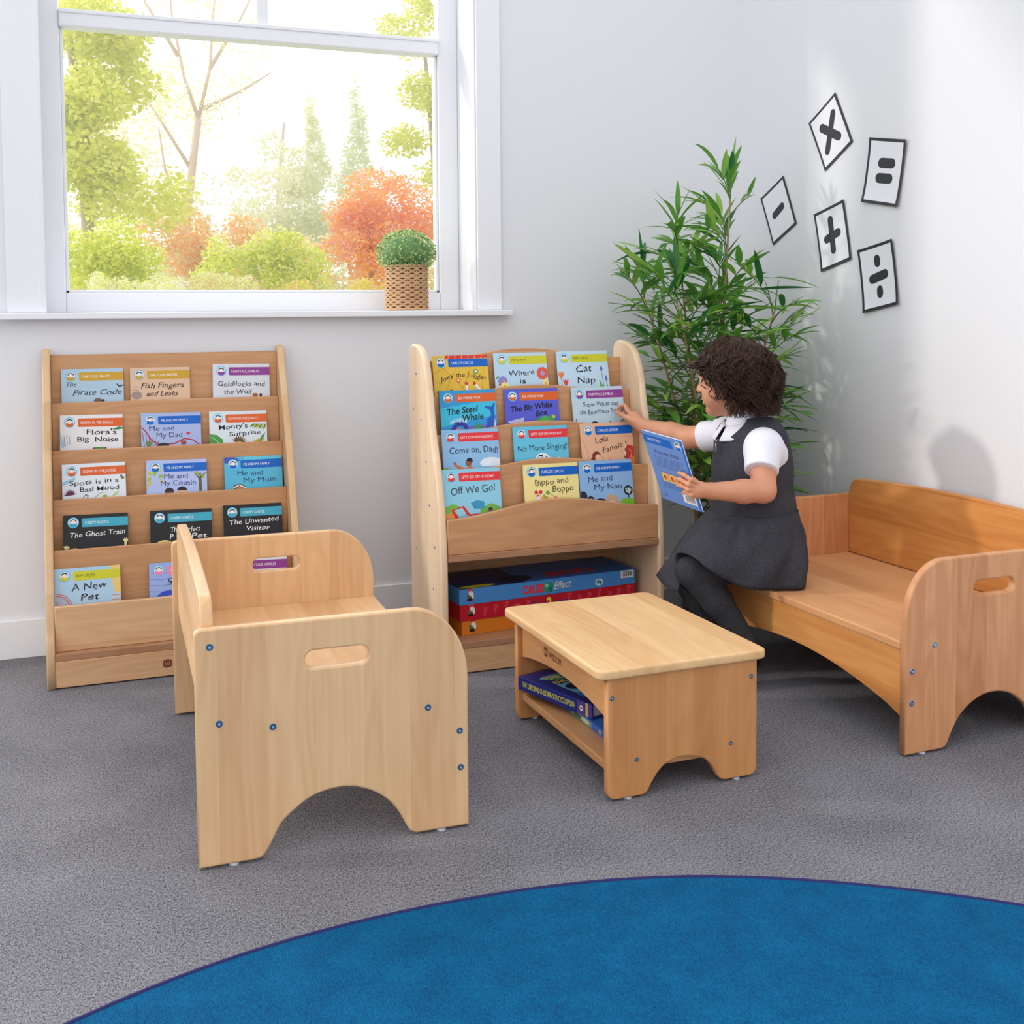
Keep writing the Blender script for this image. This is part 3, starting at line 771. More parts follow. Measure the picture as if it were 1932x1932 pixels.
def pictures(key, p):
    E, G, L_ = p.ell, p.poly, p.line
    rnd = random.Random(key)
    def hills(c, v, amp): G([(0, 1.18)] + [(i / 12, v - amp * math.sin(i * 0.55 + len(key))) for i in range(13)] + [(1, 1.18)], c)
    def child(u, v, r, skin, hair, shirt):
        G([(u - r * .7, v + r * .8), (u + r * .7, v + r * .8), (u + r * 1.3, v + r * 3), (u - r * 1.3, v + r * 3)], shirt)
        E(u, v, r, r * 1.1, skin); E(u, v - r * .35, r * 1.02, r * .85, hair, 0, 180)
        for s in (-1, 1): E(u + s * r * .35, v + r * .15, r * .1, r * .12, DK, n=8)
    def flower(u, v, r, c, cc, k=8):
        for i in range(k):
            a = 2 * PI * i / k; E(u + r * .65 * math.cos(a), v + r * .65 * math.sin(a), r * .4, r * .4, c, n=10)
        E(u, v, r * .4, r * .4, cc, n=10)
    def leaf(u, v, l, w, ang, c):
        ca, sa = math.cos(ang), math.sin(ang)
        G([(u + ca * t * l - sa * q * w, v - sa * t * l - ca * q * w) for t, q in ((0, 0), (.25, .6), (.55, .8), (1, 0), (.55, -.8), (.25, -.6))], c)
    if key == 'pirate':
        L_([(.89, .27), (.93, .32), (1, .29)], .02, (30, 40, 50)); E(.58, .56, .07, .05, (120, 96, 80)); E(.66, .55, .03, .02, (60, 30, 30)); hills((128, 170, 206), .68, .03)
    elif key == 'fish':
        for i in range(4): L_([(.02, .33 + .05 * i), (.14, .34 + .05 * i)], .012, (170, 150, 140))
        E(.10, .48, .09, .07, (160, 142, 136)); hills((206, 168, 132), .62, .02)
    elif key == 'goldi':
        E(.74, .565, .05, .035, (176, 92, 50)); E(.84, .565, .025, .03, (60, 40, 34)); hills((150, 176, 150), .66, .03)
    elif key == 'flora':
        G([(.82, .26), (.93, .215), (1, .225), (1, .25), (.92, .265)], (46, 128, 66)); G([(0, .25), (.03, .38), (.10, .52), (.02, .56), (0, .5)], (170, 198, 220))
        for i in range(3): L_([(.06 + .04 * i, .35), (.075 + .04 * i, .5)], .008, (100, 120, 150))
        E(.62, .60, .13, .045, (70, 150, 70)); E(.54, .575, .018, .018, (170, 40, 80)); E(.72, .575, .018, .018, (170, 40, 80))
    elif key == 'dad':
        L_([(0, .24), (.08, .33), (.16, .47), (.30, .56), (.55, .54), (.72, .46), (.86, .49), (1, .6)], .022, (178, 44, 60))
        for i in range(7): L_([(.02 + .05 * i, .34 + .03 * i), (.05 + .05 * i, .62)], .01, (150, 60, 80))
        E(.12, .53, .05, .05, (110, 130, 70)); E(.78, .37, .035, .025, (206, 50, 60)); E(.36, .57, .10, .045, (40, 34, 40)); E(.70, .53, .05, .04, (150, 80, 60))
    elif key == 'monty':
        G([(0, .40), (.12, .42), (.22, .50), (.24, .62), (0, .62)], (70, 150, 66)); L_([(.03, .45), (.2, .6)], .01, (200, 226, 190))
        for i in range(7): leaf(.98 - .03 * i, .23, .13, .02, -1.9 - .12 * i, (188, 178, 50) if i % 2 else (90, 130, 50))
        for i in range(8): leaf(.50, .58, .15, .022, .3 + .32 * i, (110, 76, 44))
        E(.50, .60, .09, .05, (226, 190, 130)); leaf(.70, .60, .28, .05, .35, (178, 178, 50)); leaf(.86, .56, .2, .03, 1.0, (88, 150, 70))
    elif key == 'spots':
        for i in range(9): leaf(.12, .52, .11, .014, .3 + .34 * i, (140, 30, 120) if i % 2 else (60, 30, 60))
        L_([(.30, .60), (.36, .52), (.40, .54), (.37, .6)], .012, (70, 60, 60)); L_([(.50, .58), (.60, .5), (.72, .5)], .008, (120, 130, 140))
        E(.66, .57, .04, .03, (180, 160, 80)); leaf(.78, .57, .14, .03, .6, (180, 210, 130)); E(.95, .27, .03, .025, (120, 130, 60)); E(.93, .235, .02, .02, (90, 90, 110))
        G([(0, .30), (.20, .22), (.2, .26), (0, .36)], (150, 200, 230))
    elif key == 'cousin':
        for i in range(9): leaf(.02 + .03 * i, .20 + (.05 * i) % .12, .10, .03, -.6 - i, (206, 200, 60) if i % 2 else (150, 180, 60))
        for i in range(4): leaf(.03, .36 + .05 * i, .08, .025, -.3 + i, (200, 190, 60))
        L_([(.88, .24), (.89, .56)], .05, (96, 92, 40)); L_([(.88, .36), (.80, .24)], .02, (96, 92, 40)); L_([(.89, .34), (.97, .24)], .02, (96, 92, 40))
        for i in range(8): leaf(.78 + .03 * i, .24 + .02 * (i % 3), .07, .02, i, (150, 180, 60))
        child(.37, .57, .075, (120, 76, 60), (36, 26, 30), (226, 120, 150)); child(.58, .56, .08, (220, 170, 140), (30, 22, 26), (240, 200, 70))
    elif key == 'mum':
        G([(0, .0), (.18, 0), (.28, .06), (.12, .12), (0, .10)], (60, 90, 180)); G([(.34, 0), (1, 0), (1, .05), (.34, .06)], (96, 196, 222))
        E(.24, .60, .14, .13, (92, 60, 42)); E(.26, .62, .10, .11, (176, 118, 86)); L_([(.12, .55), (.24, .49), (.36, .55)], .02, (230, 235, 240)); E(.66, .62, .10, .05, (40, 120, 190))
    elif key in ('ghost', 'perfect', 'visitor'):
        if key != 'visitor':
            E(.17 if key == 'ghost' else .22, .64 if key == 'ghost' else .62, .12 if key == 'ghost' else .17, .10 if key == 'ghost' else .12, (226, 210, 130))
        if key == 'ghost':
            for u, v in ((.04, .53), (.96, .46)):
                for i in range(5): leaf(u, v + .02, .07, .012, .5 + .45 * i, (232, 222, 160))
                G([(u - .02, v), (u + .025, v), (u + .02, v + .09), (u - .02, v + .09)], (216, 206, 140))
            E(.88, .56, .05, .03, (130, 80, 160)); L_([(.08, .60), (.08, .66)], .01, (120, 110, 60))
        if key == 'visitor': E(.84, .55, .04, .03, (130, 60, 150)); E(.28, .56, .10, .03, (120, 40, 36))
        if key == 'perfect': E(.75, .6, .1, .05, (90, 140, 80))
    elif key == 'newpet':
        G([(.84, 0), (1, 0), (1, .6), (.86, .6), (.90, .42), (.88, .3)], (232, 200, 126)); G([(.88, .44), (1, .44), (1, .6), (.86, .6)], (190, 206, 226))
        for r_ in (.27, .235): L_([(r_ * math.cos(.15 * i) * 1.0, .66 - r_ * math.sin(.15 * i)) for i in range(11)], .012, (206, 76, 72))
        for i in range(9): L_([(.0, .66), (.26 * math.cos(.17 * i), .66 - .26 * math.sin(.17 * i))], .008, (206, 96, 90))
        for v in (.48, .55): L_([(.87, v), (1, v)], .01, (206, 120, 60))
    elif key == 's':
        for i in range(4): L_([(.0, .16 + .1 * i), (.2, .18 + .1 * i), (.4, .14 + .1 * i)], .008, (96, 120, 200))
        E(.30, .60, .20, .14, (56, 84, 196)); E(.34, .64, .15, .10, (236, 206, 190)); L_([(.36, .52), (.44, .52)], .02, (206, 40, 60))
    elif key == 'jumbles':
        G([(.0, .3), (1, .28), (1, .6), (0, .6)], (228, 232, 236))
        for i in range(8): L_([(.50 + .05 * i, .23), (.505 + .05 * i, .27)], .012, (60, 60, 70))
    elif key == 'joey':
        G([(.24, 0), (1, 0), (1, .05), (.22, .065)], (216, 46, 44))
        for i in range(6): L_([(.3 + .12 * i, .0), (.28 + .12 * i, .06)], .008, (240, 210, 120))
        for a, b in (((.02, .30), (.22, .22)), ((.20, .24), (.56, .62)), ((.42, .22), (.20, .62)), ((.68, .22), (.50, .60)), ((.92, .22), (.86, .62)), ((.04, .46), (.14, .50))): L_([a, b], .008, (206, 130, 40))
        E(.77, .29, .042, .042, (60, 140, 70)); E(.77, .29, .022, .022, WHITE); E(.44, .44, .042, .042, (222, 110, 50)); E(.44, .44, .022, .022, (240, 220, 150))
        for u, v in ((.585, .50), (.73, .50)):
            L_([(u, v), (u + (.0 if u < .6 else .1), v + .12)], .035, WHITE); E(u, v, .028, .03, (196, 40, 60))
        E(.09, .65, .05, .045, (150, 30, 40)); E(.30, .63, .04, .035, (50, 130, 80)); E(.30, .63, .018, .018, WHITE)
    elif key == 'where':
        flower(.14, .50, .085, (120, 140, 206), (220, 120, 120)); flower(.17, .60, .08, (240, 226, 130), (230, 180, 80)); leaf(.02, .46, .08, .02, .8, (60, 150, 80))
        flower(.90, .38, .11, (226, 90, 60), (170, 150, 220), 9); flower(.95, .56, .07, (236, 226, 150), (226, 180, 90)); leaf(.05, .55, .07, .02, -.4, (200, 60, 60))
    elif key == 'cat':
        for u, v in ((.06, .40), (.14, .53)):
            for i in range(3): leaf(u, v + .10, .15, .026, 1.2 + .35 * i, (230, 120, 60) if u < .1 else (220, 66, 60))
            L_([(u, v + .08), (u + .01, .7)], .012, (90, 150, 90))
        for u, v in ((.86, .32), (.94, .50)):
            L_([(u, v + .05), (u + .02, .7)], .012, (100, 160, 110)); leaf(u, v + .07, .12, .034, 1.57, (112, 98, 196))
        G([(.80, .52), (.84, .60), (.92, .72), (.80, .72)], (110, 176, 90))
    elif key == 'whale':
        G([(0, .30), (1, .16), (1, .44), (0, .62)], (58, 190, 224)); G([(.06, 1.1), (.5, .62), (1, .60), (1, 1.1)], (126, 92, 190))
        L_([(.17, .74), (.24, .60), (.32, .56), (.42, .60), (.47, .72)], .075, (56, 52, 160)); L_([(.23, .74), (.27, .66), (.34, .66)], .03, (232, 120, 110))
        for i in range(12): L_([(.16 + .026 * i, .57 - .03 * math.sin(.26 * i)), (.17 + .026 * i, .525 - .05 * math.sin(.26 * i))], .012, (226, 222, 240))
        G([(.80, .72), (.82, .52), (.90, .45), (.89, .37), (.80, .31), (.79, .28), (.92, .30), (.97, .22), (.985, .25), (.955, .36), (.965, .50), (.92, .70)], (36, 92, 190))
        G([(.93, .70), (.965, .50), (.97, .58), (.96, .70)], (220, 234, 244))
        for i in range(8): leaf(.66, .68, .12, .016, .3 + .36 * i, (60, 150, 100))
    elif key == 'box':
        G([(.03, .56), (.33, .50), (.32, .62), (.12, .62)], (196, 196, 226))
        for i in range(5): L_([(.10 + .05 * i, .55 - .01 * i), (.12 + .045 * i, .62)], .006, (130, 130, 190))
        E(.60, .58, .07, .06, (60, 150, 70)); E(.72, .57, .10, .085, (76, 176, 80)); E(.86, .52, .06, .055, (60, 160, 70)); E(.89, .50, .03, .03, (210, 190, 60)); E(.64, .60, .035, .03, (230, 200, 60)); L_([(0, .60), (.12, .66)], .02, WHITE)
    elif key == 'snow':
        E(.40, .68, .085, .065, (30, 34, 56)); E(.40, .71, .055, .055, (236, 206, 196)); L_([(.05, .56), (.055, .7)], .02, (130, 100, 70)); L_([(.70, .62), (.705, .72)], .02, (140, 110, 80))
        leaf(.92, .68, .08, .018, 1.5, (200, 80, 50)); L_([(.93, .66), (.97, .60), (.99, .66)], .014, (50, 80, 60))
    elif key == 'come':
        E(.84, .56, .18, .075, (226, 234, 244)); E(.74, .58, .10, .055, (230, 238, 246)); E(.92, .60, .10, .05, (220, 230, 242))
        G([(0, .62), (.22, .68), (.22, .78), (0, .78)], (134, 184, 70))
        G([(.34, .66), (.47, .62), (.56, .66), (.62, .78), (.34, .78)], (222, 106, 40)); L_([(.38, .68), (.24, .62), (.20, .58)], .045, (222, 106, 40)); E(.20, .565, .025, .022, (150, 92, 66))
        E(.44, .56, .055, .065, (150, 92, 66)); E(.46, .53, .055, .05, (24, 20, 24), -20, 180); G([(.40, .66), (.45, .66), (.42, .78), (.37, .78)], (120, 170, 60))
    elif key == 'sing':
        E(.51, .56, .13, .10, (226, 236, 244)); E(.60, .60, .10, .08, (226, 236, 244))
        for a in (.44, .50): L_([(a, .51), (a, .60)], .01, DK); E(a - .012, .60, .016, .012, DK, n=8)
        L_([(.44, .51), (.52, .50)], .02, DK); E(.58, .53, .014, .012, DK, n=8); E(.58, .60, .014, .012, DK, n=8)
        for i in range(5): leaf(.30, .64, .09, .016, 1.6 + .4 * i, (226, 140, 100))
        E(.30, .66, .05, .04, (226, 140, 100)); G([(.80, .54), (.84, .55), (.90, .64), (.80, .64)], (236, 240, 244))
    elif key == 'lola':
        L_([(.04, .30), (.16, .74)], .006, (150, 120, 100)); L_([(.36, .58), (.46, .74)], .006, (150, 120, 100))
        E(.27, .58, .085, .085, (130, 50, 40)); E(.30, .61, .06, .065, (236, 190, 160)); E(.19, .63, .03, .035, (130, 50, 40)); E(.52, .68, .035, .05, (200, 120, 190)); E(.52, .63, .02, .02, (236, 160, 90))
        G([(.86, .40), (1, .44), (1, .76), (.80, .76)], (196, 52, 46)); L_([(.90, .48), (.96, .54), (.92, .64)], .02, (226, 140, 80)); G([(.94, .62), (1, .60), (1, .76), (.92, .76)], (222, 120, 50))
        for i in range(6): L_([(.86 - .01 * i, .34 + .065 * i), (.855 - .01 * i, .375 + .065 * i)], .024, WHITE if i % 2 else (70, 40, 36))
    elif key == 'off':
        G([(0, .62), (.16, .56), (.34, .64), (.34, .92), (0, .92)], (120, 180, 70)); G([(.62, .66), (.82, .58), (1, .66), (1, .92), (.62, .92)], (112, 176, 76)); G([(0, .72), (.20, .70), (.20, .80), (0, .80)], (226, 150, 80))
        G([(.12, .66), (.34, .60), (.44, .74), (.70, .74), (.74, .86), (.40, .92), (.22, .88)], (214, 40, 44)); G([(.17, .67), (.31, .63), (.38, .74), (.24, .77)], (150, 206, 226)); E(.34, .84, .13, .09, (120, 190, 224)); E(.36, .85, .05, .04, (130, 70, 50))
        G([(.46, .56), (.58, .52), (.70, .55), (.70, .66), (.52, .66)], (50, 150, 190)); child(.80, .70, .04, (120, 70, 50), (20, 18, 22), (140, 80, 170))
    elif key == 'bippo':
        E(.36, .62, .10, .085, (238, 170, 60)); E(.24, .52, .05, .055, (236, 196, 160)); E(.21, .47, .035, .03, (206, 50, 60)); E(.29, .47, .035, .03, (206, 50, 60)); E(.24, .53, .018, .018, (206, 40, 50)); E(.25, .60, .05, .06, (226, 230, 236))
        E(.42, .49, .04, .035, (110, 170, 70)); L_([(.34, .52), (.42, .62)], .03, (110, 170, 80)); G([(.56, .54), (.62, .62), (.52, .66)], (236, 120, 60)); L_([(.48, .52), (.58, .60)], .012, (200, 90, 150)); E(.20, .68, .06, .04, (230, 130, 150)); G([(.68, .67), (.97, .65), (1, .68), (.68, .70)], (206, 60, 50))
    elif key == 'nan':
        L_([(.90, .62), (.90, .78)], .022, (24, 28, 44)); E(.90, .54, .085, .085, (34, 40, 52))
        for i in range(14): E(.90 + .055 * math.cos(i * 2.4) * (.3 + .05 * i), .54 + .055 * math.sin(i * 2.4) * (.3 + .05 * i), .014, .014, [(200, 226, 220), (110, 190, 170), (226, 200, 190)][i % 3], n=8)
        E(.04, .60, .08, .09, (30, 40, 60)); L_([(.04, .66), (.04, .76)], .02, (24, 28, 44)); E(.18, .66, .06, .06, (34, 30, 40)); E(.19, .66, .025, .025, (200, 120, 80))
        E(.36, .74, .13, .09, (26, 24, 28)); E(.58, .70, .13, .11, (196, 164, 140)); E(.58, .75, .08, .06, (230, 190, 160)); G([(.70, .78), (.76, .69), (.90, .66), (1, .70), (1, .82), (.70, .82)], (120, 180, 50))

def book_thing(key, xl, xr, zl, zr, ytop, ybot, label, group):
    cov, spine, band, s, titles, tcol, bold, wobb, shear = BOOKS[key]
    t = 0.0034
    b = book_body('picture_book', PW, PH, t, cov, spine)
    tilt = math.asin((ytop - ybot) / PH)
    rollv = math.atan2(zr - zl, xr - xl)
    # local frame: origin bottom centre of the back cover
    Rm = Euler((-tilt, -rollv, 0), 'XYZ').to_matrix()
    top = Vector(((xl + xr) / 2, ytop, (zl + zr) / 2))
    b.location = top - Rm @ Vector((0, -t, PH))
    b.rotation_euler = (-tilt, -rollv, 0)
    tag(b, label, 'book', group)
    p = Print(PW, PH, t)
    p.layer = 0
    pictures(key, p)
    if p.f: p.make('cover_picture', b)
    p.layer = 2
    cover_common(b, p, band, S_[s], (60, 66, 20) if s == 'q' else WHITE)
    if titles:
        p.layer = 26
        for tt in titles: p.text(tt[0], tt[1], tt[2], tt[3], tt[4], tcol, bold, tt[5], tt[6], wobb, shear)
        p.make('title', b)
    return b

G1, G2 = 'picture books on the flat-topped stand', 'picture books on the arched stand'
SHELF = [
 (-.022, -.0365, G1, [('pirate', -0.0704, 0.0899, 0.8092, 0.8089, 'pale blue picture book with gold banner and The Pirate Code lettered on it'),
   ('fish', 0.1105, 0.2721, 0.8084, 0.8084, 'peach picture book with a gold banner in the top row'),
   ('goldi', 0.3379, 0.5011, 0.8141, 0.8118, 'pale grey picture book with purple banner in the top row of the flat-topped stand')]),
 (-.055, -.0925, G1, [('flora', -0.0771, 0.0853, 0.6833, 0.6807, 'white picture book with orange banner and bold black words Big Noise'),
   ('dad', 0.1346, 0.2984, 0.6806, 0.6788, 'lilac-blue picture book with blue banner and a red roller-coaster track'),
   ('monty', 0.3227, 0.4844, 0.6786, 0.6763, 'orange-bannered picture book with jungle leaves and the word Surprise')]),
 (-.110, -.1535, G1, [('spots', -0.0750, 0.0878, 0.5528, 0.5531, 'white orange-bannered picture book lettered Bad Mood, below the Big Noise one'),
   ('cousin', 0.1429, 0.3072, 0.5522, 0.5494, 'lilac picture book with blue banner, tree and words My Cousin'),
   ('mum', 0.3542, 0.5188, 0.5496, 0.5487, 'bright turquoise picture book with blue banner and words My Mum')]),
 (-.172, -.2185, G1, [('ghost', -0.0735, 0.0895, 0.4235, 0.4205, 'black picture book with teal banner, lettered The Ghost Train'),
   ('perfect', 0.1484, 0.3106, 0.4205, 0.4171, 'black teal-bannered picture book partly hidden behind the settee back'),
   ('visitor', 0.3438, 0.5054, 0.4220, 0.4201, 'black teal-bannered picture book lettered The Unwanted Visitor')]),
 (-.237, -.2805, G1, [('newpet', -0.0978, 0.0634, 0.2938, 0.2931, 'pale blue picture book lettered A New Pet with a yellow-green banner'),
   ('s', 0.1406, 0.3006, 0.2893, 0.2857, 'blue picture book with pink banner, mostly hidden by the settee'),
   ('jumbles', 0.3432, 0.5085, 0.2864, 0.2806, 'white book with purple banner seen through the settee handle slot')]),
 (-.364, -.4065, G2, [('joey', 0.9030, 1.0628, 0.8373, 0.8374, 'yellow circus picture book with blue banner in the top row'),
   ('where', 1.0838, 1.2460, 0.8414, 0.8414, 'pale blue picture book with flowers and words Where is, yellow banner'),
   ('cat', 1.2760, 1.4436, 0.8420, 0.8427, 'pale blue picture book lettered Cat Nap with tulips and yellow banner')]),
 (-.426, -.4645, G2, [('whale', 0.9013, 1.0652, 0.7423, 0.7430, 'bright blue picture book with orange banner and a whale tail'),
   ('box', 1.0916, 1.2564, 0.7406, 0.7406, 'violet-blue picture book with orange banner lettered The Big White Box'),
   ('snow', 1.2997, 1.4610, 0.7393, 0.7402, 'pale blue purple-bannered picture book the child is reaching for')]),
 (-.484, -.5205, G2, [('come', 0.8898, 1.0521, 0.6397, 0.6391, 'blue picture book with red banner, lettered Come on Dad'),
   ('sing', 1.0968, 1.2584, 0.6393, 0.6388, 'turquoise picture book with red banner, lettered No More Singing'),
   ('lola', 1.2984, 1.4647, 0.6401, 0.6403, 'peach circus picture book with blue banner and a red tent')]),
 (-.540, -.5745, G2, [('off', 0.8757, 1.0333, 0.5397, 0.5380, 'sky-blue picture book with red banner and a red car, lettered Off We Go'),
   ('bippo', 1.1040, 1.2708, 0.5403, 0.5396, 'cream-yellow circus picture book with blue banner in the bottom row'),
   ('nan', 1.2709, 1.4306, 0.5410, 0.5401, 'blue picture book with blue banner, lettered My Nan, in the bottom row')])]
for yt, yb_, g, L_ in SHELF:
    for key, xl, xr, zl, zr, lab in L_:
        mid = (xl + xr) / 2
        xl, xr = mid - PW / 2, mid + PW / 2
        if key == 'newpet': xl, xr = xl + 0.0006, xr + 0.0006
        if key == 'nan': xl, xr = xl + 0.0012, xr + 0.0012
        if key == 'bippo': xl, xr = xl - 0.0022, xr - 0.0022
        zz = zr - zl
        book_thing(key, xl, xr, zl, zr, yt, yb_, lab, g)

# the book in the child's hand, its back cover towards us
hb_t = 0.0034
HB = [Vector(q) for q in ((1.2953, -0.8808, 0.6674), (1.3205, -1.0293, 0.6546), (1.3971, -0.9824, 0.4574), (1.379, -0.8365, 0.4676))]
ux = ((HB[1] - HB[0]) + (HB[2] - HB[3])).normalized()
uz = ((HB[0] - HB[3]) + (HB[1] - HB[2])); uz = (uz - ux * uz.dot(ux)).normalized()
uy = uz.cross(ux)
ctr = sum(HB, Vector()) / 4
hw_, hh_ = 0.163, 0.199
hb = book_body('picture_book', hw_, hh_, hb_t, (104, 146, 216), (104, 146, 216))
Mh = Matrix.Identity(4)
for i in range(3):
    Mh[i][0], Mh[i][1], Mh[i][2] = ux[i], uy[i], uz[i]
Mh.translation = ctr - uz * hh_ / 2 + uy * hb_t
hb.matrix_world = Mh
tag(hb, 'blue picture book in the child\'s hand, back cover showing', 'book')
p = Print(hw_, hh_, hb_t)
p.poly([(.955, 0), (1, 0), (1, 1.22), (.955, 1.22)], (24, 110, 214)); p.make('spine_edge', hb)
cover_common(hb, p, (0, 104, 204), "CARLO'S CIRCUS", WHITE, True)
p.layer = 3
p.text('Princess Rani', .20, .80, .36, .07, (40, 52, 92), 0, 0, 0, .01)
p.make('title', hb)
p.layer = 3
for i, v in enumerate((.43, .47, .51, .55, .59)):
    p.text(['Princess Rani has a tiny tent', 'and she sails a big high wire', 'with her ring of clever fleas', 'but why has everyone gone', 'to bed so late today'][i], .14, .90 - .05 * (i % 3), v, .024, (56, 70, 130))
for i, v in enumerate((.885, .91, .935, .96)):
    p.text('more books to read and share', .16, .84 - .08 * (i % 2), v, .018, (56, 70, 130))
p.make('blurb', hb)
p.layer = 3
for i in range(4):
    u = .20 + .175 * i
    p.poly([(u, .68), (u + .15, .68), (u + .15, .85), (u, .85)], (240, 200, 90)); p.poly([(u, .68), (u + .15, .68), (u + .15, .70), (u, .70)], (120, 110, 190)); p.ell(u + .075, .79, .05, .04, (226, 120, 50)); p.ell(u + .07, .76, .03, .03, (200, 60, 60))
p.make('series_thumbnails', hb); p.layer = 3
p.poly([(.60, .98), (.92, .98), (.92, 1.14), (.60, 1.14)], (238, 238, 240))
for i in range(14): p.line([(.66 + .017 * i, 1.00), (.66 + .017 * i, 1.11)], .004 + .004 * (i % 3), (30, 30, 34))
p.text('SR', .10, .18, 1.14, .045, (60, 80, 140))
p.make('barcode', hb)

# ------------------------------------------------------------------ game boxes in the bay of the arched stand
def game_box(label, loc, rz, w, d, h, rgb, side_rgb, top_rgb):
    bm = bmesh.new(); add_box(bm, (0, 0, 0), (w, d, h), 0.0012, 2)
    b = bm_obj('game_box', bm, ink(rgb))
    b.location = loc; b.rotation_euler = (0, 0, rz)
    tag(b, label, 'box', 'board games stacked in the bay')
    return b

def decal(name, parent, polys, y=0.0):
    """polys: (list of (x,z), rgb) printed on the front face of a box"""
    v, f, mm, ms = [], [], [], []
    for k, (pts, rgb) in enumerate(polys):
        m = ink(rgb)
        if m not in ms: ms.append(m)
        b = len(v); v += [(x, y - 0.0002 - 0.00005 * k, z) for x, z in pts]; f.append(tuple(range(b, b + len(pts)))); mm.append(ms.index(m))
    return mesh_obj(name, v, f, ms, parent, fmat=mm)

def blob(x, z, rx, rz, n=14, a0=0, a1=360):
    return [(x + rx * math.cos(math.radians(a0 + (a1 - a0) * i / n)), z + rz * math.sin(math.radians(a0 + (a1 - a0) * i / n))) for i in range(n)]

def clown(x, z, s):
    return [(blob(x, z, s * .34, s * .46), (206, 40, 50)), (blob(x + s * .05, z + s * .30, s * .22, s * .22), (236, 220, 210)), (blob(x - s * .2, z + s * .05, s * .16, s * .2), (40, 130, 70)),
            (blob(x + s * .22, z + s * .1, s * .12, s * .3), (226, 232, 240)), (blob(x - s * .05, z - s * .25, s * .3, s * .14), (30, 26, 34)), (blob(x, z + s * .62, s * .34, s * .10), (214, 60, 60))]

rz = 0.085
b1 = game_box('orange game box at the bottom of the stack in the bay', (0.9225, -0.5440, 0.0868), rz, 0.545, 0.20, 0.0405, (218, 124, 34), None, None)
decal('clown_picture', b1, clown(0.032, 0.020, 0.030))
flat_text('box_title', 'Charades', (0.155, -0.0003, 0.012), (1, 0, 0), (0, 0, 1), (0, -1, 0), 0.20, 0.019, ink((38, 44, 130)), b1, 0.03)
b2 = game_box('red game box with question marks, middle of the stack in the bay', (0.9165, -0.5480, 0.1275), rz, 0.552, 0.20, 0.0435, (190, 22, 44), None, None)
decal('clown_picture', b2, clown(0.034, 0.022, 0.030))
for i in range(15):
    if 5 <= i <= 7: continue
    flat_text('question_mark', '?', (0.065 + 0.0325 * i, -0.0002, 0.010 + 0.004 * (i % 3)), (1, (0), 0.12 * (i % 3 - 1)), (0, 0, 1), (0, -1, 0), 0.017, 0.022, ink((208, 62, 76)), b2, 0.03)
flat_text('box_title', 'Guess 2 what', (0.215, -0.0003, 0.012), (1, 0, 0), (0, 0, 1), (0, -1, 0), 0.115, 0.018, ink((30, 60, 130)), b2, 0.02)
flat_text('box_number', '2', (0.262, -0.0008, 0.010), (1, 0, 0), (0, 0, 1), (0, -1, 0), 0.016, 0.026, ink((240, 220, 60)), b2, 0.05)
b3 = game_box('blue game box on top of the stack in the bay, lettered CAUSE', (0.9145, -0.5500, 0.1713), rz, 0.553, 0.20, 0.0425, (70, 138, 206), None, None)
decal('clown_picture', b3, clown(0.032, 0.021, 0.030))
flat_text('box_title', 'CAUSE', (0.190, -0.0002, 0.010), (1, 0, 0), (0, 0, 1), (0, -1, 0), 0.066, 0.022, ink((226, 50, 62)), b3, 0.05)
decal('title_figure', b3, [(blob(0.270, 0.021, 0.014, 0.016), (32, 150, 110)), (blob(0.264, 0.026, 0.006, 0.005), (120, 210, 170)), (blob(0.276, 0.014, 0.005, 0.008), (20, 110, 90))])
flat_text('box_subtitle', 'Effect', (0.286, -0.0003, 0.012), (1, 0, 0.06), (0.25, 0, 1), (0, -1, 0), 0.052, 0.022, ink((236, 226, 190)), b3)
decal('publisher_globe', b3, [(blob(0.432, 0.017, 0.013, 0.010), (226, 232, 226)), (blob(0.429, 0.018, 0.006, 0.006), (60, 150, 150)), (blob(0.437, 0.016, 0.004, 0.005), (40, 90, 160))])
bars = [(rrect(0.504, 0.020, 0.546, 0.040, 0.001, 2), (240, 240, 240))] + [([(0.509 + 0.0024 * i, 0.024), (0.509 + 0.0024 * i + 0.0008 + 0.0006 * (i % 3), 0.024), (0.509 + 0.0024 * i + 0.0008 + 0.0006 * (i % 3), 0.038), (0.509 + 0.0024 * i, 0.038)], (20, 20, 24)) for i in range(14)]
decal('barcode', b3, bars)
# printed lid
lid = mesh_obj('lid_print', [(0.003, 0.004, 0.0427), (0.20, 0.004, 0.0427), (0.20, 0.196, 0.0427), (0.003, 0.196, 0.0427), (0.20, 0.004, 0.0427), (0.549, 0.004, 0.0427), (0.549, 0.196, 0.0427), (0.20, 0.196, 0.0427)] +
         [(x, y, 0.0429) for x, y in blob(0.06, 0.02, 0.055, 0.014)] + [(x, y, 0.0429) for x, y in blob(0.19, 0.05, 0.05, 0.035)],
         [(0, 1, 2, 3), (4, 5, 6, 7), tuple(range(8, 22)), tuple(range(22, 36))], [ink((24, 40, 96)), ink((50, 104, 178)), ink((206, 190, 40)), ink((16, 22, 44))], b3, fmat=[0, 1, 2, 3])
flat_text('lid_title', 'CAUSE', (0.440, 0.075, 0.0430), (-1, 0, 0), (0, -1, 0), (0, 0, 1), 0.16, 0.05, ink((200, 50, 60)), b3, 0.05)

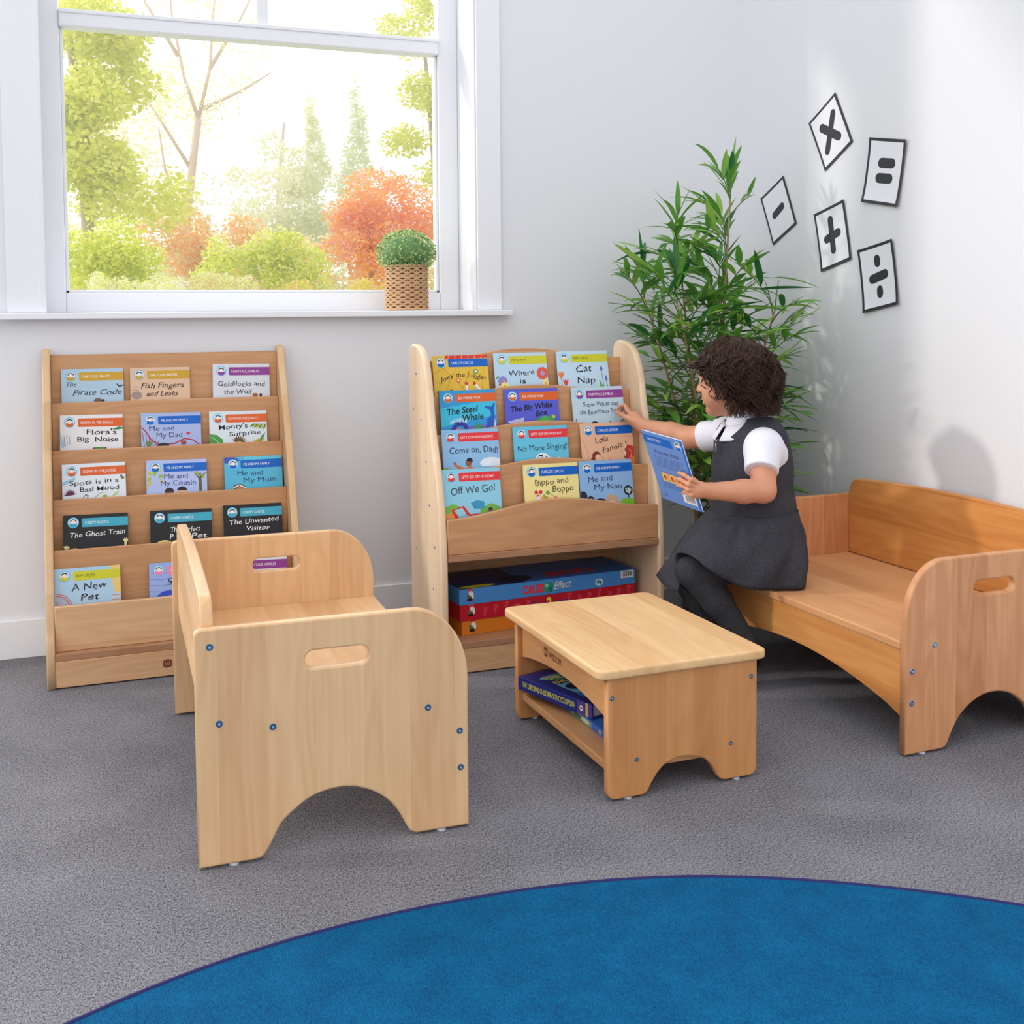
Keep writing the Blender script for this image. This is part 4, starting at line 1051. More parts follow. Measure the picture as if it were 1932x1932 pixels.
# ------------------------------------------------------------------ books under the low table
def hard_book(label, w, d, h, rgb, page_in):
    """lying flat: spine along x at y=0"""
    t = tag(bpy.data.objects.new('hardback_book', None), label, 'book', 'hardbacks under the low table'); link(t)
    bm = bmesh.new()
    add_box(bm, (0, 0, 0), (w, d, 0.0028), 0.0006, 1); add_box(bm, (0, 0, h - 0.0028), (w, d, h), 0.0006, 1); add_box(bm, (0, -0.0016, 0), (w, 0.0016, h), 0.0014, 2)
    c = bm_obj('hard_cover', bm, ink(rgb, 0.25), t)
    box_obj('page_block', (page_in, 0.002, 0.0028), (w - page_in, d - 0.004, h - 0.0028), mat('page_edges', (214, 216, 220), 0.8), t, 0.0003, 1)
    return t, c

def tloc(x, y, z): return Vector((tx + x * math.cos(ta) - y * math.sin(ta), ty + x * math.sin(ta) + y * math.cos(ta), z))
lowb, lc = hard_book('bright blue hardback lying under the dark blue one on the table shelf', 0.255, 0.19, 0.017, (38, 104, 196), 0.004)
lowb.location = tloc(0.083, 0.400, 0.0678); lowb.rotation_euler = (0, 0, ta - PI / 2 + 0.01)
decal('spine_picture', lc, [(rrect(0.09, 0.002, 0.19, 0.015, 0.001, 2), (120, 150, 130)), (blob(0.12, 0.008, 0.02, 0.005), (60, 110, 80)), (blob(0.16, 0.009, 0.02, 0.005), (200, 206, 180)), (rrect(0.225, 0.004, 0.237, 0.013, 0.002, 2), (190, 160, 60))], -0.0016)
enc, ec = hard_book('thick dark blue encyclopedia with yellow lettering on the table shelf', 0.252, 0.205, 0.031, (34, 46, 128), 0.005)
pa, pb = tloc(0.017, 0.462, 0), tloc(0.093, 0.220, 0)
enc.location = (pa.x, pa.y, 0.0852); enc.rotation_euler = (0, 0, math.atan2(pb.y - pa.y, pb.x - pa.x))
flat_text('spine_title', "THE USBORNE CHILDREN'S ENCYCLOPEDIA", (0.016, -0.0018, 0.0105), (1, 0, 0), (0, 0, 1), (0, -1, 0), 0.180, 0.0125, ink((226, 222, 70)), ec, 0.01)
decal('spine_marks', ec, [(rrect(0.204, 0.0005, 0.250, 0.0305, 0.001, 2), (84, 66, 146)), (blob(0.217, 0.015, 0.006, 0.0062), (240, 236, 230)), (blob(0.217, 0.015, 0.0042, 0.0022), (206, 40, 50)), (rrect(0.231, 0.0005, 0.2365, 0.0305, 0.0003, 1), (240, 190, 50)), (rrect(0.2365, 0.0005, 0.2385, 0.0305, 0.0003, 1), (120, 180, 226))], -0.0018)
zt_ = 0.0312
def lidpoly(pts, rgb, k): return ([(x, y, zt_ + 0.00005 * k) for x, y in pts], rgb)
items = [lidpoly(blob(0.060, 0.062, 0.020, 0.030), (60, 150, 130), 1), lidpoly(blob(0.052, 0.045, 0.010, 0.026), (130, 170, 200), 2),
         lidpoly(rrect(0.105, 0.025, 0.175, 0.110, 0.002, 2), (110, 190, 220), 1), lidpoly(blob(0.135, 0.060, 0.022, 0.030), (20, 40, 70), 2),
         lidpoly(rrect(0.178, 0.020, 0.235, 0.090, 0.002, 2), (46, 130, 206), 1), lidpoly(blob(0.205, 0.055, 0.020, 0.020), (120, 60, 50), 2), lidpoly(blob(0.228, 0.03, 0.016, 0.012), (70, 150, 60), 3)]
v, f, ms, mm = [], [], [], []
for pts, rgb in items:
    m = ink(rgb, 0.2)
    if m not in ms: ms.append(m)
    b = len(v); v += pts; f.append(tuple(range(b, b + len(pts)))); mm.append(ms.index(m))
mesh_obj('cover_picture', v, f, ms, ec, fmat=mm)
for s_, y0_, x0_, w_ in (('THE', 0.128, 0.060, 0.030), ("CHILDREN'S", 0.100, 0.070, 0.140), ('ENCYCLOPEDIA', 0.060, 0.070, 0.165)):
    pass
for s_, xo, wid in (('THE', 0.052, 0.020), ("CHILDREN'S", 0.066, 0.120), ('ENCYCLOPEDIA', 0.095, 0.150)):
    flat_text('cover_title', s_, (xo + 0.006, 0.028, zt_ + 0.0002), (0, 1, 0), (-1, 0, 0), (0, 0, 1), wid, 0.019 if s_ != 'THE' else 0.009, ink((226, 222, 70), 0.2), ec, 0.01)
# ------------------------------------------------------------------ cards on the right wall
CARD_INK = mat('card_charcoal', (44, 45, 50), 0.5, bump=(300, 0.2, 0.0005))
def capsule2(cx, cy, ln, wd, ang, n=8):
    c, s = math.cos(ang), math.sin(ang); h = max(0, ln / 2 - wd / 2); pts = []
    for k in range(n + 1): a = -PI / 2 + PI * k / n; pts.append((h + wd / 2 * math.cos(a), wd / 2 * math.sin(a)))
    for k in range(n + 1): a = PI / 2 + PI * k / n; pts.append((-h + wd / 2 * math.cos(a), wd / 2 * math.sin(a)))
    return [(cx + x * c - y * s, cy + x * s + y * c) for x, y in pts]

def wall_card(label, corners, syms, curl):
    # corners TL TR BR BL as (y, z) on the wall
    TLc, TRc, BRc, BLc = [Vector((-y, z)) for y, z in corners]
    cen = (TLc + TRc + BRc + BLc) / 4
    u = ((TRc - TLc) + (BRc - BLc)).normalized(); w = ((TRc - TLc).length + (BRc - BLc).length) / 2
    v = Vector((-u.y, u.x)); h = ((TLc - BLc).length + (TRc - BRc).length) / 2
    ang = math.atan2(u.y, u.x)
    t = thing('maths_sign_card', label, 'sign', (2.1425, -cen.x, cen.y), (0, 0, 0), 'maths sign cards on the right wall')
    def W(a, b, k):     # card coords -> local (x towards the room is -x)
        d = curl * ((abs(b) / (h / 2)) ** 3 * (0.6 if b < 0 else 0.4) + 0.5 * (abs(a) / (w / 2)) ** 3)
        q = u * a + v * b
        return (-0.0012 - d - 0.0003 * k, -q.x, q.y)
    def sheet(name, x0, y0, x1, y1, k, m, hole=None):
        nx, ny = 10, 12; vs, fs = [], []
        for j in range(ny + 1):
            for i in range(nx + 1): vs.append(W(x0 + (x1 - x0) * i / nx, y0 + (y1 - y0) * j / ny, k))
        for j in range(ny):
            for i in range(nx): a = j * (nx + 1) + i; fs.append((a, a + nx + 1, a + nx + 2, a + 1))
        o = mesh_obj(name, vs, fs, m, t)
        if k == 0:
            s = o.modifiers.new('thick', 'SOLIDIFY'); s.thickness = 0.0006; s.offset = 1
        return o
    b = 0.0088
    sheet('black_border', -w / 2, -h / 2, w / 2, h / 2, 0, CARD_INK)
    sheet('white_face', -w / 2 + b, -h / 2 + b, w / 2 - b, h / 2 - b, 2, mat('card_white', (236, 236, 244), 0.4))
    vs, fs = [], []
    for sy in syms:
        pts = capsule2(*[q * (h if i < 4 else 1) for i, q in enumerate(sy)])
        k = len(vs); vs += [W(x, y, 3) for x, y in pts]; fs.append(tuple(range(k, k + len(pts)))[::-1])
    mesh_obj('symbol', vs, fs, CARD_INK, t)
    return t

wall_card('white card with a black times sign, tilted, highest on the right wall', [(-.3903, 1.5477), (-.525, 1.6244), (-.5877, 1.4488), (-.4545, 1.3815)],
          [(0, 0, .76, .135, math.radians(49)), (0, 0, .64, .15, math.radians(-52))], 0.002)
wall_card('white card with a black equals sign, furthest right of the cards', [(-.6724, 1.4582), (-.831, 1.4274), (-.8099, 1.2434), (-.6582, 1.271)],
          [(0.02, .13, .40, .155, .02), (0.0, -.10, .40, .155, .02)], 0.009)
wall_card('white card with a black minus sign, above the bamboo plant near the corner', [(-.1194, 1.3397), (-.2572, 1.4015), (-.3055, 1.2313), (-.1771, 1.1689)],
          [(0, 0, .42, .145, .12)], 0.002)
wall_card('white card with a black plus sign between the times and divide cards', [(-.4097, 1.2581), (-.5671, 1.2891), (-.5919, 1.1087), (-.4551, 1.0741)],
          [(-.02, .03, .64, .135, math.radians(88)), (-.01, .01, .46, .14, .10)], 0.005)
wall_card('white card with a black divide sign, lowest on the right wall', [(-.631, 1.1334), (-.7846, 1.1578), (-.8095, .9718), (-.6577, .9469)],
          [(0, .245, .195, .14, math.radians(90)), (0, .0, .45, .145, .10), (0, -.235, .195, .14, math.radians(90))], 0.008)

# ------------------------------------------------------------------ boxwood ball in a basket on the sill
pot = thing('potted_boxwood', 'clipped green ball plant in a woven straw basket on the window sill', 'plant', (0.9452, 0.052, 0.9668))
STRAW = mat('woven_straw', (206, 166, 124), 0.75, var=(60, 0.25, 3))
STRAW2 = mat('dark_straw', (158, 116, 78), 0.8, var=(60, 0.25, 3))
bm = bmesh.new()
NS, hgt, rb = 14, 0.138, 0.0655
add_tube(bm, [(0, 0, 0.0005), (0, 0, 0.012), (0, 0, hgt * .5), (0, 0, hgt - .004)], [rb - .007, rb - .005, rb - .004, rb - .005], 40, True, 1)
for k in range(NS):                                   # upright stakes
    a = 2 * PI * k / NS
    add_tube(bm, [(rb * math.cos(a), rb * math.sin(a), 0.001), (rb * math.cos(a), rb * math.sin(a), hgt)], 0.0022, 6, True, 0)
for j in range(9):                                    # wrapped strands zigzag between the stakes
    z = 0.010 + 0.0148 * j
    for ph in (0, 1):
        pts = []
        for i in range(NS * 4 + 1):
            a = 2 * PI * i / (NS * 4); s = math.sin((i / 4 + ph) * PI)
            pts.append(((rb + 0.0012 * math.cos((i / 4 + ph) * PI * 2)) * math.cos(a), (rb + 0.0012 * math.cos((i / 4 + ph) * PI * 2)) * math.sin(a), z + 0.0058 * s))
        add_tube(bm, pts, 0.0036, 5, False, 0)
for z in (0.002, hgt - 0.001):
    add_tube(bm, [((rb + .001) * math.cos(2 * PI * i / 48), (rb + .001) * math.sin(2 * PI * i / 48), z + .002) for i in range(49)], 0.003, 6, False, 0)
bm_obj('woven_basket', bm, [STRAW, STRAW2], pot)
BOX1 = mat('boxwood_leaf', (158, 190, 122), 0.45, trans=0.35); BOX2 = mat('boxwood_leaf_light', (214, 232, 172), 0.45, trans=0.35); BOX3 = mat('boxwood_leaf_dark', (96, 138, 82), 0.5)
rnd = random.Random(5)
vs, fs, fm = [], [], []
for k in range(2600):
    z = rnd.uniform(-0.75, 1); a = rnd.uniform(0, 2 * PI); q = math.sqrt(max(0, 1 - z * z)); r = rnd.choice((0.90, 0.97, 1.0, 1.03)) + rnd.gauss(0, 0.03)
    d = Vector((q * math.cos(a), q * math.sin(a), z)); c = Vector((0, 0, hgt + 0.044)) + Vector((d.x * 0.088, d.y * 0.088, d.z * 0.066)) * r
    u = (d * 0.6 + Vector((rnd.gauss(0, .7), rnd.gauss(0, .7), rnd.gauss(0, .7)))).normalized(); w = u.cross(Vector((rnd.random(), rnd.random(), rnd.random()))).normalized()
    l = rnd.uniform(.006, .010); b = len(vs)
    vs += [c, c + u * l * .5 + w * l * .32, c + u * l, c + u * l * .5 - w * l * .32]
    fs.append((b, b + 1, b + 2, b + 3)); fm.append(0 if r < .99 and rnd.random() < .7 else rnd.choice((0, 0, 1, 1, 2)))
mesh_obj('foliage_ball', vs, fs, [BOX1, BOX2, BOX3], pot, fmat=fm)
bm = bmesh.new(); bmesh.ops.create_icosphere(bm, subdivisions=3, radius=1, matrix=Matrix.Translation((0, 0, hgt + 0.042)) @ Matrix.Diagonal((0.076, 0.076, 0.055, 1)))
bm_obj('inner_twigs', bm, BOX3, pot, True)

# ------------------------------------------------------------------ bamboo in the corner
PX, PY = 1.785, -0.40
bam = thing('potted_bamboo', 'tall leafy bamboo plant in the corner behind the child', 'plant', (PX, PY, 0))
LEAF = mat('bamboo_leaf', (98, 156, 62), 0.36, trans=0.3); LEAF2 = mat('bamboo_leaf_light', (146, 190, 84), 0.38, trans=0.3); LEAF3 = mat('bamboo_leaf_deep', (52, 116, 56), 0.34, trans=0.2)
CANE = mat('bamboo_cane', (150, 124, 78), 0.55, var=(30, 0.3, 2)); TWIG = mat('bamboo_twig', (84, 108, 50), 0.5)
bm = bmesh.new(); add_tube(bm, [(0, 0, 0.0), (0, 0, 0.01), (0, 0, 0.19), (0, 0, 0.20), (0, 0, 0.175)], [0.085, 0.09, 0.108, 0.112, 0.10], 40)
bm_obj('plant_pot', bm, mat('grey_pot', (90, 90, 94), 0.6), bam, True)
bm = bmesh.new(); add_disc_prism(bm, (0, 0, 0.17), (0, 0, 1), 0.098, 0.012, 32)
bm_obj('soil', bm, mat('dark_soil', (58, 46, 38), 0.95, bump=(120, .8, .004)), bam)
rnd = random.Random(23)
lv, lf, lm = [], [], []
tw = bmesh.new()
def blade(base, d, ln, wd, droop, mi):
    d = d.normalized(); side = d.cross(Vector((0, 0, 1)))
    if side.length < .05: side = Vector((1, 0, 0))
    side.normalize(); side = (side + Vector((0, 0, rnd.uniform(-.5, .5)))).normalized()
    b = len(lv); n = 6
    for i in range(n + 1):
        t = i / n
        p = base + d * ln * t + Vector((0, 0, -1)) * droop * ln * t * t
        up = side.cross(d).normalized()
        ww = wd * (math.sin(PI * min(1, t ** .75)) ** .8 if t < 1 else 0) + (0.0008 if i == 0 else 0)
        for q in (p - side * ww / 2 + up * ww * .16, p, p + side * ww / 2 + up * ww * .16):
            lv.append(Vector((min(q.x, 2.136 - PX), min(q.y, -0.006 - PY), q.z)))
    for i in range(n):
        for k in (0, 1):
            a = b + i * 3 + k; lf.append((a, a + 1, a + 4, a + 3)); lm.append(mi)
def allowed(p):
    x, y, z = p.x + PX, p.y + PY, p.z
    if x < 1.535 and z < .90 and y < -.29: return False
    if z < .52 and y < -.60 and x > 1.56: return False
    if x > 2.10 or y > -.03: return False
    if not .478 < x / (y + 3.385) < .735: return False
    if z > 1.08 and x > 1.93 + .25 * (y + .40): return False
    return True
def spray(p0, d, ln, nleaf, scale):
    pts = []; d = d.normalized()
    for i in range(7):
        t = i / 6; pts.append(p0 + d * ln * t + Vector((0, 0, -.32)) * ln * t * t)
    if not allowed(pts[-1]) or not allowed(pts[4]): return False
    add_tube(tw, pts, [0.0022 - .0002 * i for i in range(7)], 5, False, 0)
    for k in range(nleaf):
        t = .35 + .65 * k / max(1, nleaf - 1); i = min(5, int(t * 6)); f = t * 6 - i
        p = pts[i].lerp(pts[i + 1], f); tang = (pts[i + 1] - pts[i]).normalized()
        sd = tang.cross(Vector((0, 0, 1))).normalized() * (1 if k % 2 else -1)
        dd = tang * rnd.uniform(.7, 1.2) + sd * rnd.uniform(.35, .95) + Vector((rnd.gauss(0, .2), rnd.gauss(0, .2), rnd.uniform(-.12, .62)))
        ln_ = rnd.uniform(.095, .165) * scale
        if k == nleaf - 1: dd = tang + Vector((0, 0, rnd.uniform(-.1, .3)))
        c = p + dd.normalized() * ln_
        if not allowed(c): continue
        r = rnd.random()
        blade(p, dd, ln_, rnd.uniform(.0165, .0245) * scale, rnd.uniform(.0, .38), 0 if r < .55 else (1 if r < .78 else 2))
    return True
canes = [((0.015, 0.01), (0.05, -0.0), 1.30), ((-0.03, 0.02), (-0.06, 0.04), 1.16), ((0.03, -0.03), (0.13, -0.06), 0.96), ((-0.02, -0.04), (-0.16, -0.06), 0.98), ((0.04, 0.04), (0.08, 0.13), 1.02), ((-0.05, -0.01), (-0.13, 0.12), 1.0)]
for (bx, by), (lx, ly), h in canes:
    pts = [Vector((bx + lx * (i / 10) ** 1.6, by + ly * (i / 10) ** 1.6, 0.175 + (h - .175) * i / 10)) for i in range(11)]
    cb = bmesh.new()
    add_tube(cb, pts, [0.0085 - .0006 * i for i in range(11)], 8)
    for i in range(1, 10, 2): add_tube(cb, [pts[i] - Vector((0, 0, .003)), pts[i] + Vector((0, 0, .003))], [0.0098 - .0006 * i] * 2, 8)
    bm_obj('cane', cb, CANE, bam, True)
    az0 = rnd.uniform(0, 6.28)
    for k in range(34):
        t = .14 + .86 * k / 33
        i = min(9, int(t * 10)); p = pts[i].lerp(pts[i + 1], t * 10 - i)
        zz = p.z
        az = az0 + k * 2.4 + rnd.uniform(-.4, .4)
        reach = .30 * math.sin(min(1, (1.42 - zz) / .9) * PI / 2) + .06
        el = rnd.uniform(.30, .95) + max(0, (zz - .85)) * 1.1
        for tr in range(3):
            d = Vector((math.cos(az) * math.cos(el), math.sin(az) * math.cos(el), math.sin(el)))
            if spray(p, d, reach * rnd.uniform(.55, 1.1), rnd.choice((5, 6, 6, 7)), rnd.uniform(.85, 1.12)): break
            az += 1.9
    spray(pts[-1], Vector((lx * .4 + .03, ly * .3, 1)), .13, 7, .95)
bm_obj('twigs', tw, TWIG, bam, True)
mesh_obj('foliage', lv, lf, [LEAF, LEAF2, LEAF3], bam, True, lm)

# ------------------------------------------------------------------ the garden outside
struct(box_obj('ground', (-14, 0.27, -0.25), (26, 60, -0.05), mat('lawn', (196, 200, 160), 0.9, var=(3, .3, 3)), bevel=0))
def leaf_mat(n, rgb, tr=.58):
    return mat(n, rgb, 0.7, trans=tr, spec=.1)
BARK = mat('bark', (188, 172, 140), 0.9, var=(12, .2, 3)); BARKP = mat('pale_bark', (236, 210, 186), 0.9)
def garden_plant(name, label, cat, base, blobs, cols, n, size, seed, trunk=None, group='trees and shrubs in the garden', flowers=None):
    """blobs: (x,y,z, rx,ry,rz) in world; trunk: list of (points, r0, r1)"""
    r = random.Random(seed)
    t = thing(name, label, cat, (base[0], base[1], -0.05), group=group)
    B = Vector((base[0], base[1], -0.05))
    if trunk:
        bm = bmesh.new()
        for pts, r0, r1 in trunk:
            m_ = len(pts); add_tube(bm, [Vector(q) - B for q in pts], [r0 + (r1 - r0) * i / (m_ - 1) for i in range(m_)], 7)
        bm_obj('trunk', bm, BARKP if 'pale' in label else BARK, t, True)
    vs, fs, fm = [], [], []
    n = int(n * 2.4); size = size * .62
    wsum = [b[3] * b[5] for b in blobs]
    for k in range(n):
        b = r.choices(blobs, wsum)[0]
        z = r.uniform(-1, 1); a = r.uniform(0, 2 * PI); q = math.sqrt(1 - z * z); rr_ = r.uniform(.55, 1.06)
        c = Vector((b[0] + b[3] * q * math.cos(a) * rr_, b[1] + b[4] * q * math.sin(a) * rr_, b[2] + b[5] * z * rr_)) - B
        u = Vector((r.gauss(0, 1), r.gauss(0, 1), r.gauss(0, .6))).normalized(); w = u.cross(Vector((r.gauss(0, 1), r.gauss(0, 1), r.gauss(0, 1)))).normalized()
        s = size * r.uniform(.6, 1.3); i0 = len(vs)
        vs += [c, c + u * s * .5 + w * s * .36, c + u * s, c + u * s * .5 - w * s * .36]; fs.append((i0, i0 + 1, i0 + 2, i0 + 3))
        fm.append(r.randrange(len(cols)) if not flowers or r.random() > .12 else len(cols))
    mesh_obj('foliage', vs, fs, cols + ([flowers] if flowers else []), t, fmat=fm)
    return t
def blobs_in(x, y, z, rx, rz, n, s, seed, ry=None):
    r = random.Random(seed); out = []
    for k in range(n):
        a = r.uniform(0, 2 * PI); q = math.sqrt(r.random())
        out.append((x + rx * q * math.cos(a), y + r.uniform(-.5, .5) * (ry or rx), z + rz * q * math.sin(a), s * r.uniform(.6, 1.2), s * r.uniform(.6, 1.2), s * r.uniform(.45, .9)))
    return out
YG1, YG2, YG3 = leaf_mat('spring_leaf', (240, 240, 104)), leaf_mat('lime_leaf', (246, 246, 150)), leaf_mat('fresh_leaf', (220, 228, 84))
OR1, OR2, OR3 = leaf_mat('maple_orange', (255, 200, 112)), leaf_mat('maple_peach', (255, 218, 156)), leaf_mat('maple_red', (255, 192, 100))
PG1, PG2 = leaf_mat('pale_leaf', (240, 242, 188)), leaf_mat('pale_lime_leaf', (248, 248, 210))  # on the far trees these pale colours carry distance haze
PK = leaf_mat('pink_blossom', (246, 190, 206)); WH = leaf_mat('white_blossom', (246, 244, 236))
GR1 = leaf_mat('garden_green', (210, 222, 84))
garden_plant('green_tree', 'bright spring-green tree filling the left side of the window view', 'tree', (0.0, 6.7), blobs_in(0.02, 6.6, 2.75, .48, .85, 30, .30, 1, .7) + blobs_in(0.25, 6.7, 2.1, .5, .4, 12, .25, 2, .5), [YG1, YG2, YG3], 7500, .085, 3,
             [([(0.0, 6.8, -.05), (0.03, 6.8, 1.5), (0.0, 6.7, 2.6), (-.1, 6.7, 3.4)], .07, .03)])
garden_plant('lime_bush', 'low lime-green bush at the lower left of the window view', 'bush', (0.12, 5.0), blobs_in(0.10, 5.0, 1.30, .36, .26, 16, .19, 4, .5), [YG2, YG1, YG3, GR1], 3600, .05, 5)
garden_plant('orange_maple', 'orange-leaved shrub in the middle distance, left of the round green bush', 'bush', (1.02, 7.2), blobs_in(1.02, 7.2, 1.62, .50, .34, 16, .22, 6, .5), [OR1, OR2, PG1], 3000, .06, 7, [([(1.0, 7.3, -.05), (1.0, 7.3, 1.6)], .04, .02)])
garden_plant('round_bush', 'rounded light green bush at the bottom centre of the window view', 'bush', (1.24, 5.1), blobs_in(1.24, 5.1, 1.26, .42, .24, 18, .18, 8, .5), [YG2, YG1, PG1, GR1], 3800, .05, 9)
garden_plant('orange_maple', 'large vivid orange maple at the right of the window view', 'bush', (2.30, 6.0), blobs_in(2.38, 6.0, 1.75, .50, .50, 26, .22, 10, .6) + blobs_in(1.95, 5.9, 1.42, .42, .22, 10, .17, 11, .4), [OR1, OR3, OR2], 6200, .055, 12, [([(2.3, 6.2, -.05), (2.3, 6.1, 1.7)], .05, .02)], flowers=PK)
garden_plant('green_tree', 'yellow-green tree at the right edge of the window view above the maple', 'tree', (3.42, 7.8), blobs_in(3.30, 7.7, 2.85, .42, .55, 18, .24, 13, .5) + blobs_in(3.15, 7.8, 3.95, .38, .35, 8, .2, 14, .4), [YG1, YG3, YG2], 3600, .075, 15,
             [([(3.5, 7.9, -.05), (3.45, 7.9, 2.2), (3.3, 7.8, 3.6)], .07, .02)])
tr = [([(.90, 8.2, -.05), (.93, 8.2, 1.8), (1.02, 8.2, 2.5), (1.08, 8.2, 2.9)], .05, .035)]
for q in ([(1.08, 8.2, 2.9), (.95, 8.2, 3.3), (.85, 8.2, 3.9), (.8, 8.2, 4.5)], [(1.08, 8.2, 2.9), (1.2, 8.2, 3.4), (1.25, 8.2, 4.0), (1.35, 8.2, 4.6)], [(1.12, 8.2, 3.0), (1.5, 8.2, 3.2), (1.8, 8.2, 3.4)], [(1.0, 8.2, 2.4), (.7, 8.2, 2.9), (.45, 8.2, 3.3)], [(1.2, 8.2, 3.4), (1.5, 8.2, 3.9), (1.7, 8.2, 4.3)], [(.9, 8.2, 3.5), (.6, 8.2, 4.0), (.5, 8.2, 4.4)], [(.94, 8.2, 1.9), (.75, 8.2, 2.4), (.7, 8.2, 2.8)]):
    tr.append((q, .022, .007))
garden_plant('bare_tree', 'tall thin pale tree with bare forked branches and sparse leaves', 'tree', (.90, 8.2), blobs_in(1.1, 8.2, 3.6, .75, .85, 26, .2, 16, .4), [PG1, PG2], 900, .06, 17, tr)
def cone(x, y, z0, z1, r, n, seed):
    q = random.Random(seed)
    return [(x + q.uniform(-1, 1) * r * (1 - i / n) * .6, y, z0 + (z1 - z0) * i / n, r * (1.02 - i / n) * .75, r * (1.02 - i / n) * .75, (z1 - z0) / n * .8) for i in range(n + 1)]
garden_plant('conifer', 'pale cone-shaped conifer far off, right of the bright gap', 'tree', (4.0, 14.0), cone(4.0, 14, 2.2, 4.55, .62, 9, 1), [PG1, leaf_mat('hazed_sage_leaf', (228, 234, 166))], 1800, .11, 18)
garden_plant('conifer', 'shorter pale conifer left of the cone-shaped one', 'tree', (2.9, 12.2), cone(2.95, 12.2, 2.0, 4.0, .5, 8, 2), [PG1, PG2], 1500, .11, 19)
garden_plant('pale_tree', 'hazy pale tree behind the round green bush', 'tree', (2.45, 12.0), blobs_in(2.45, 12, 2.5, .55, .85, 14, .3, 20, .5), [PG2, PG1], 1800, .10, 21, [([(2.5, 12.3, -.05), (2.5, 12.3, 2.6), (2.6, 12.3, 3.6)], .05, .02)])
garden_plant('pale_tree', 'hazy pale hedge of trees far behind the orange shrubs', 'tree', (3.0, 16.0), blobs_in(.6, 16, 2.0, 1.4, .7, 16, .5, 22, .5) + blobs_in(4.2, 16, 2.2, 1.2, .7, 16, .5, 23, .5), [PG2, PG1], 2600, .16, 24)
garden_plant('pale_tree', 'hazy pale yellow trees behind the bare tree', 'tree', (1.2, 11.0), blobs_in(.55, 11, 3.3, .8, 1.1, 22, .32, 40, .5) + blobs_in(1.7, 11.2, 2.3, .9, .6, 14, .3, 41, .5), [PG2, leaf_mat('hazed_straw_leaf', (252, 246, 206))], 1900, .10, 42)  # haze wash put into the very pale leaf colour
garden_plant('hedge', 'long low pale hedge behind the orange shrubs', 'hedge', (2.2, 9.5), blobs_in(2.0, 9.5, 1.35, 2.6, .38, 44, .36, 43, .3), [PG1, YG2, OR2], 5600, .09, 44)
garden_plant('flowering_shrub', 'low shrub with white blossom at the bottom left of the window view', 'bush', (.30, 4.4), blobs_in(.28, 4.4, 1.12, .30, .09, 12, .10, 25, .3), [PG1, YG2, WH], 1500, .03, 26, flowers=WH)
garden_plant('flowering_shrub', 'low shrub with pink blossom in front of the orange shrub', 'bush', (.82, 4.6), blobs_in(.80, 4.6, 1.12, .30, .09, 12, .10, 27, .3), [PG1, YG2, PG2], 1500, .03, 28, flowers=PK)
garden_plant('flowering_shrub', 'low mixed shrub under the maple at the bottom right of the window view', 'bush', (1.75, 4.6), blobs_in(1.72, 4.6, 1.10, .38, .09, 12, .10, 29, .3), [GR1, YG1, OR2], 1700, .03, 30, flowers=PK)

# morning haze hanging in the garden
hz = box_obj('haze', (-1.4, 3.6, -0.04), (8.5, 22.0, 9.0), None, bevel=0)
hm_ = bpy.data.materials.new('garden_haze'); hm_.use_nodes = True
hn = hm_.node_tree; hn.nodes.remove(hn.nodes['Principled BSDF'])
hv = hn.nodes.new('ShaderNodeVolumeScatter'); hv.inputs['Color'].default_value = (1.0, 0.97, 0.82, 1); hv.inputs['Density'].default_value = 0.06; hv.inputs['Anisotropy'].default_value = 0.2
hn.links.new(hv.outputs[0], hn.nodes['Material Output'].inputs['Volume'])
hz.data.materials.clear(); hz.data.materials.append(hm_)
tag(hz, 'pale sunlit haze hanging among the garden trees', 'haze', kind='stuff')

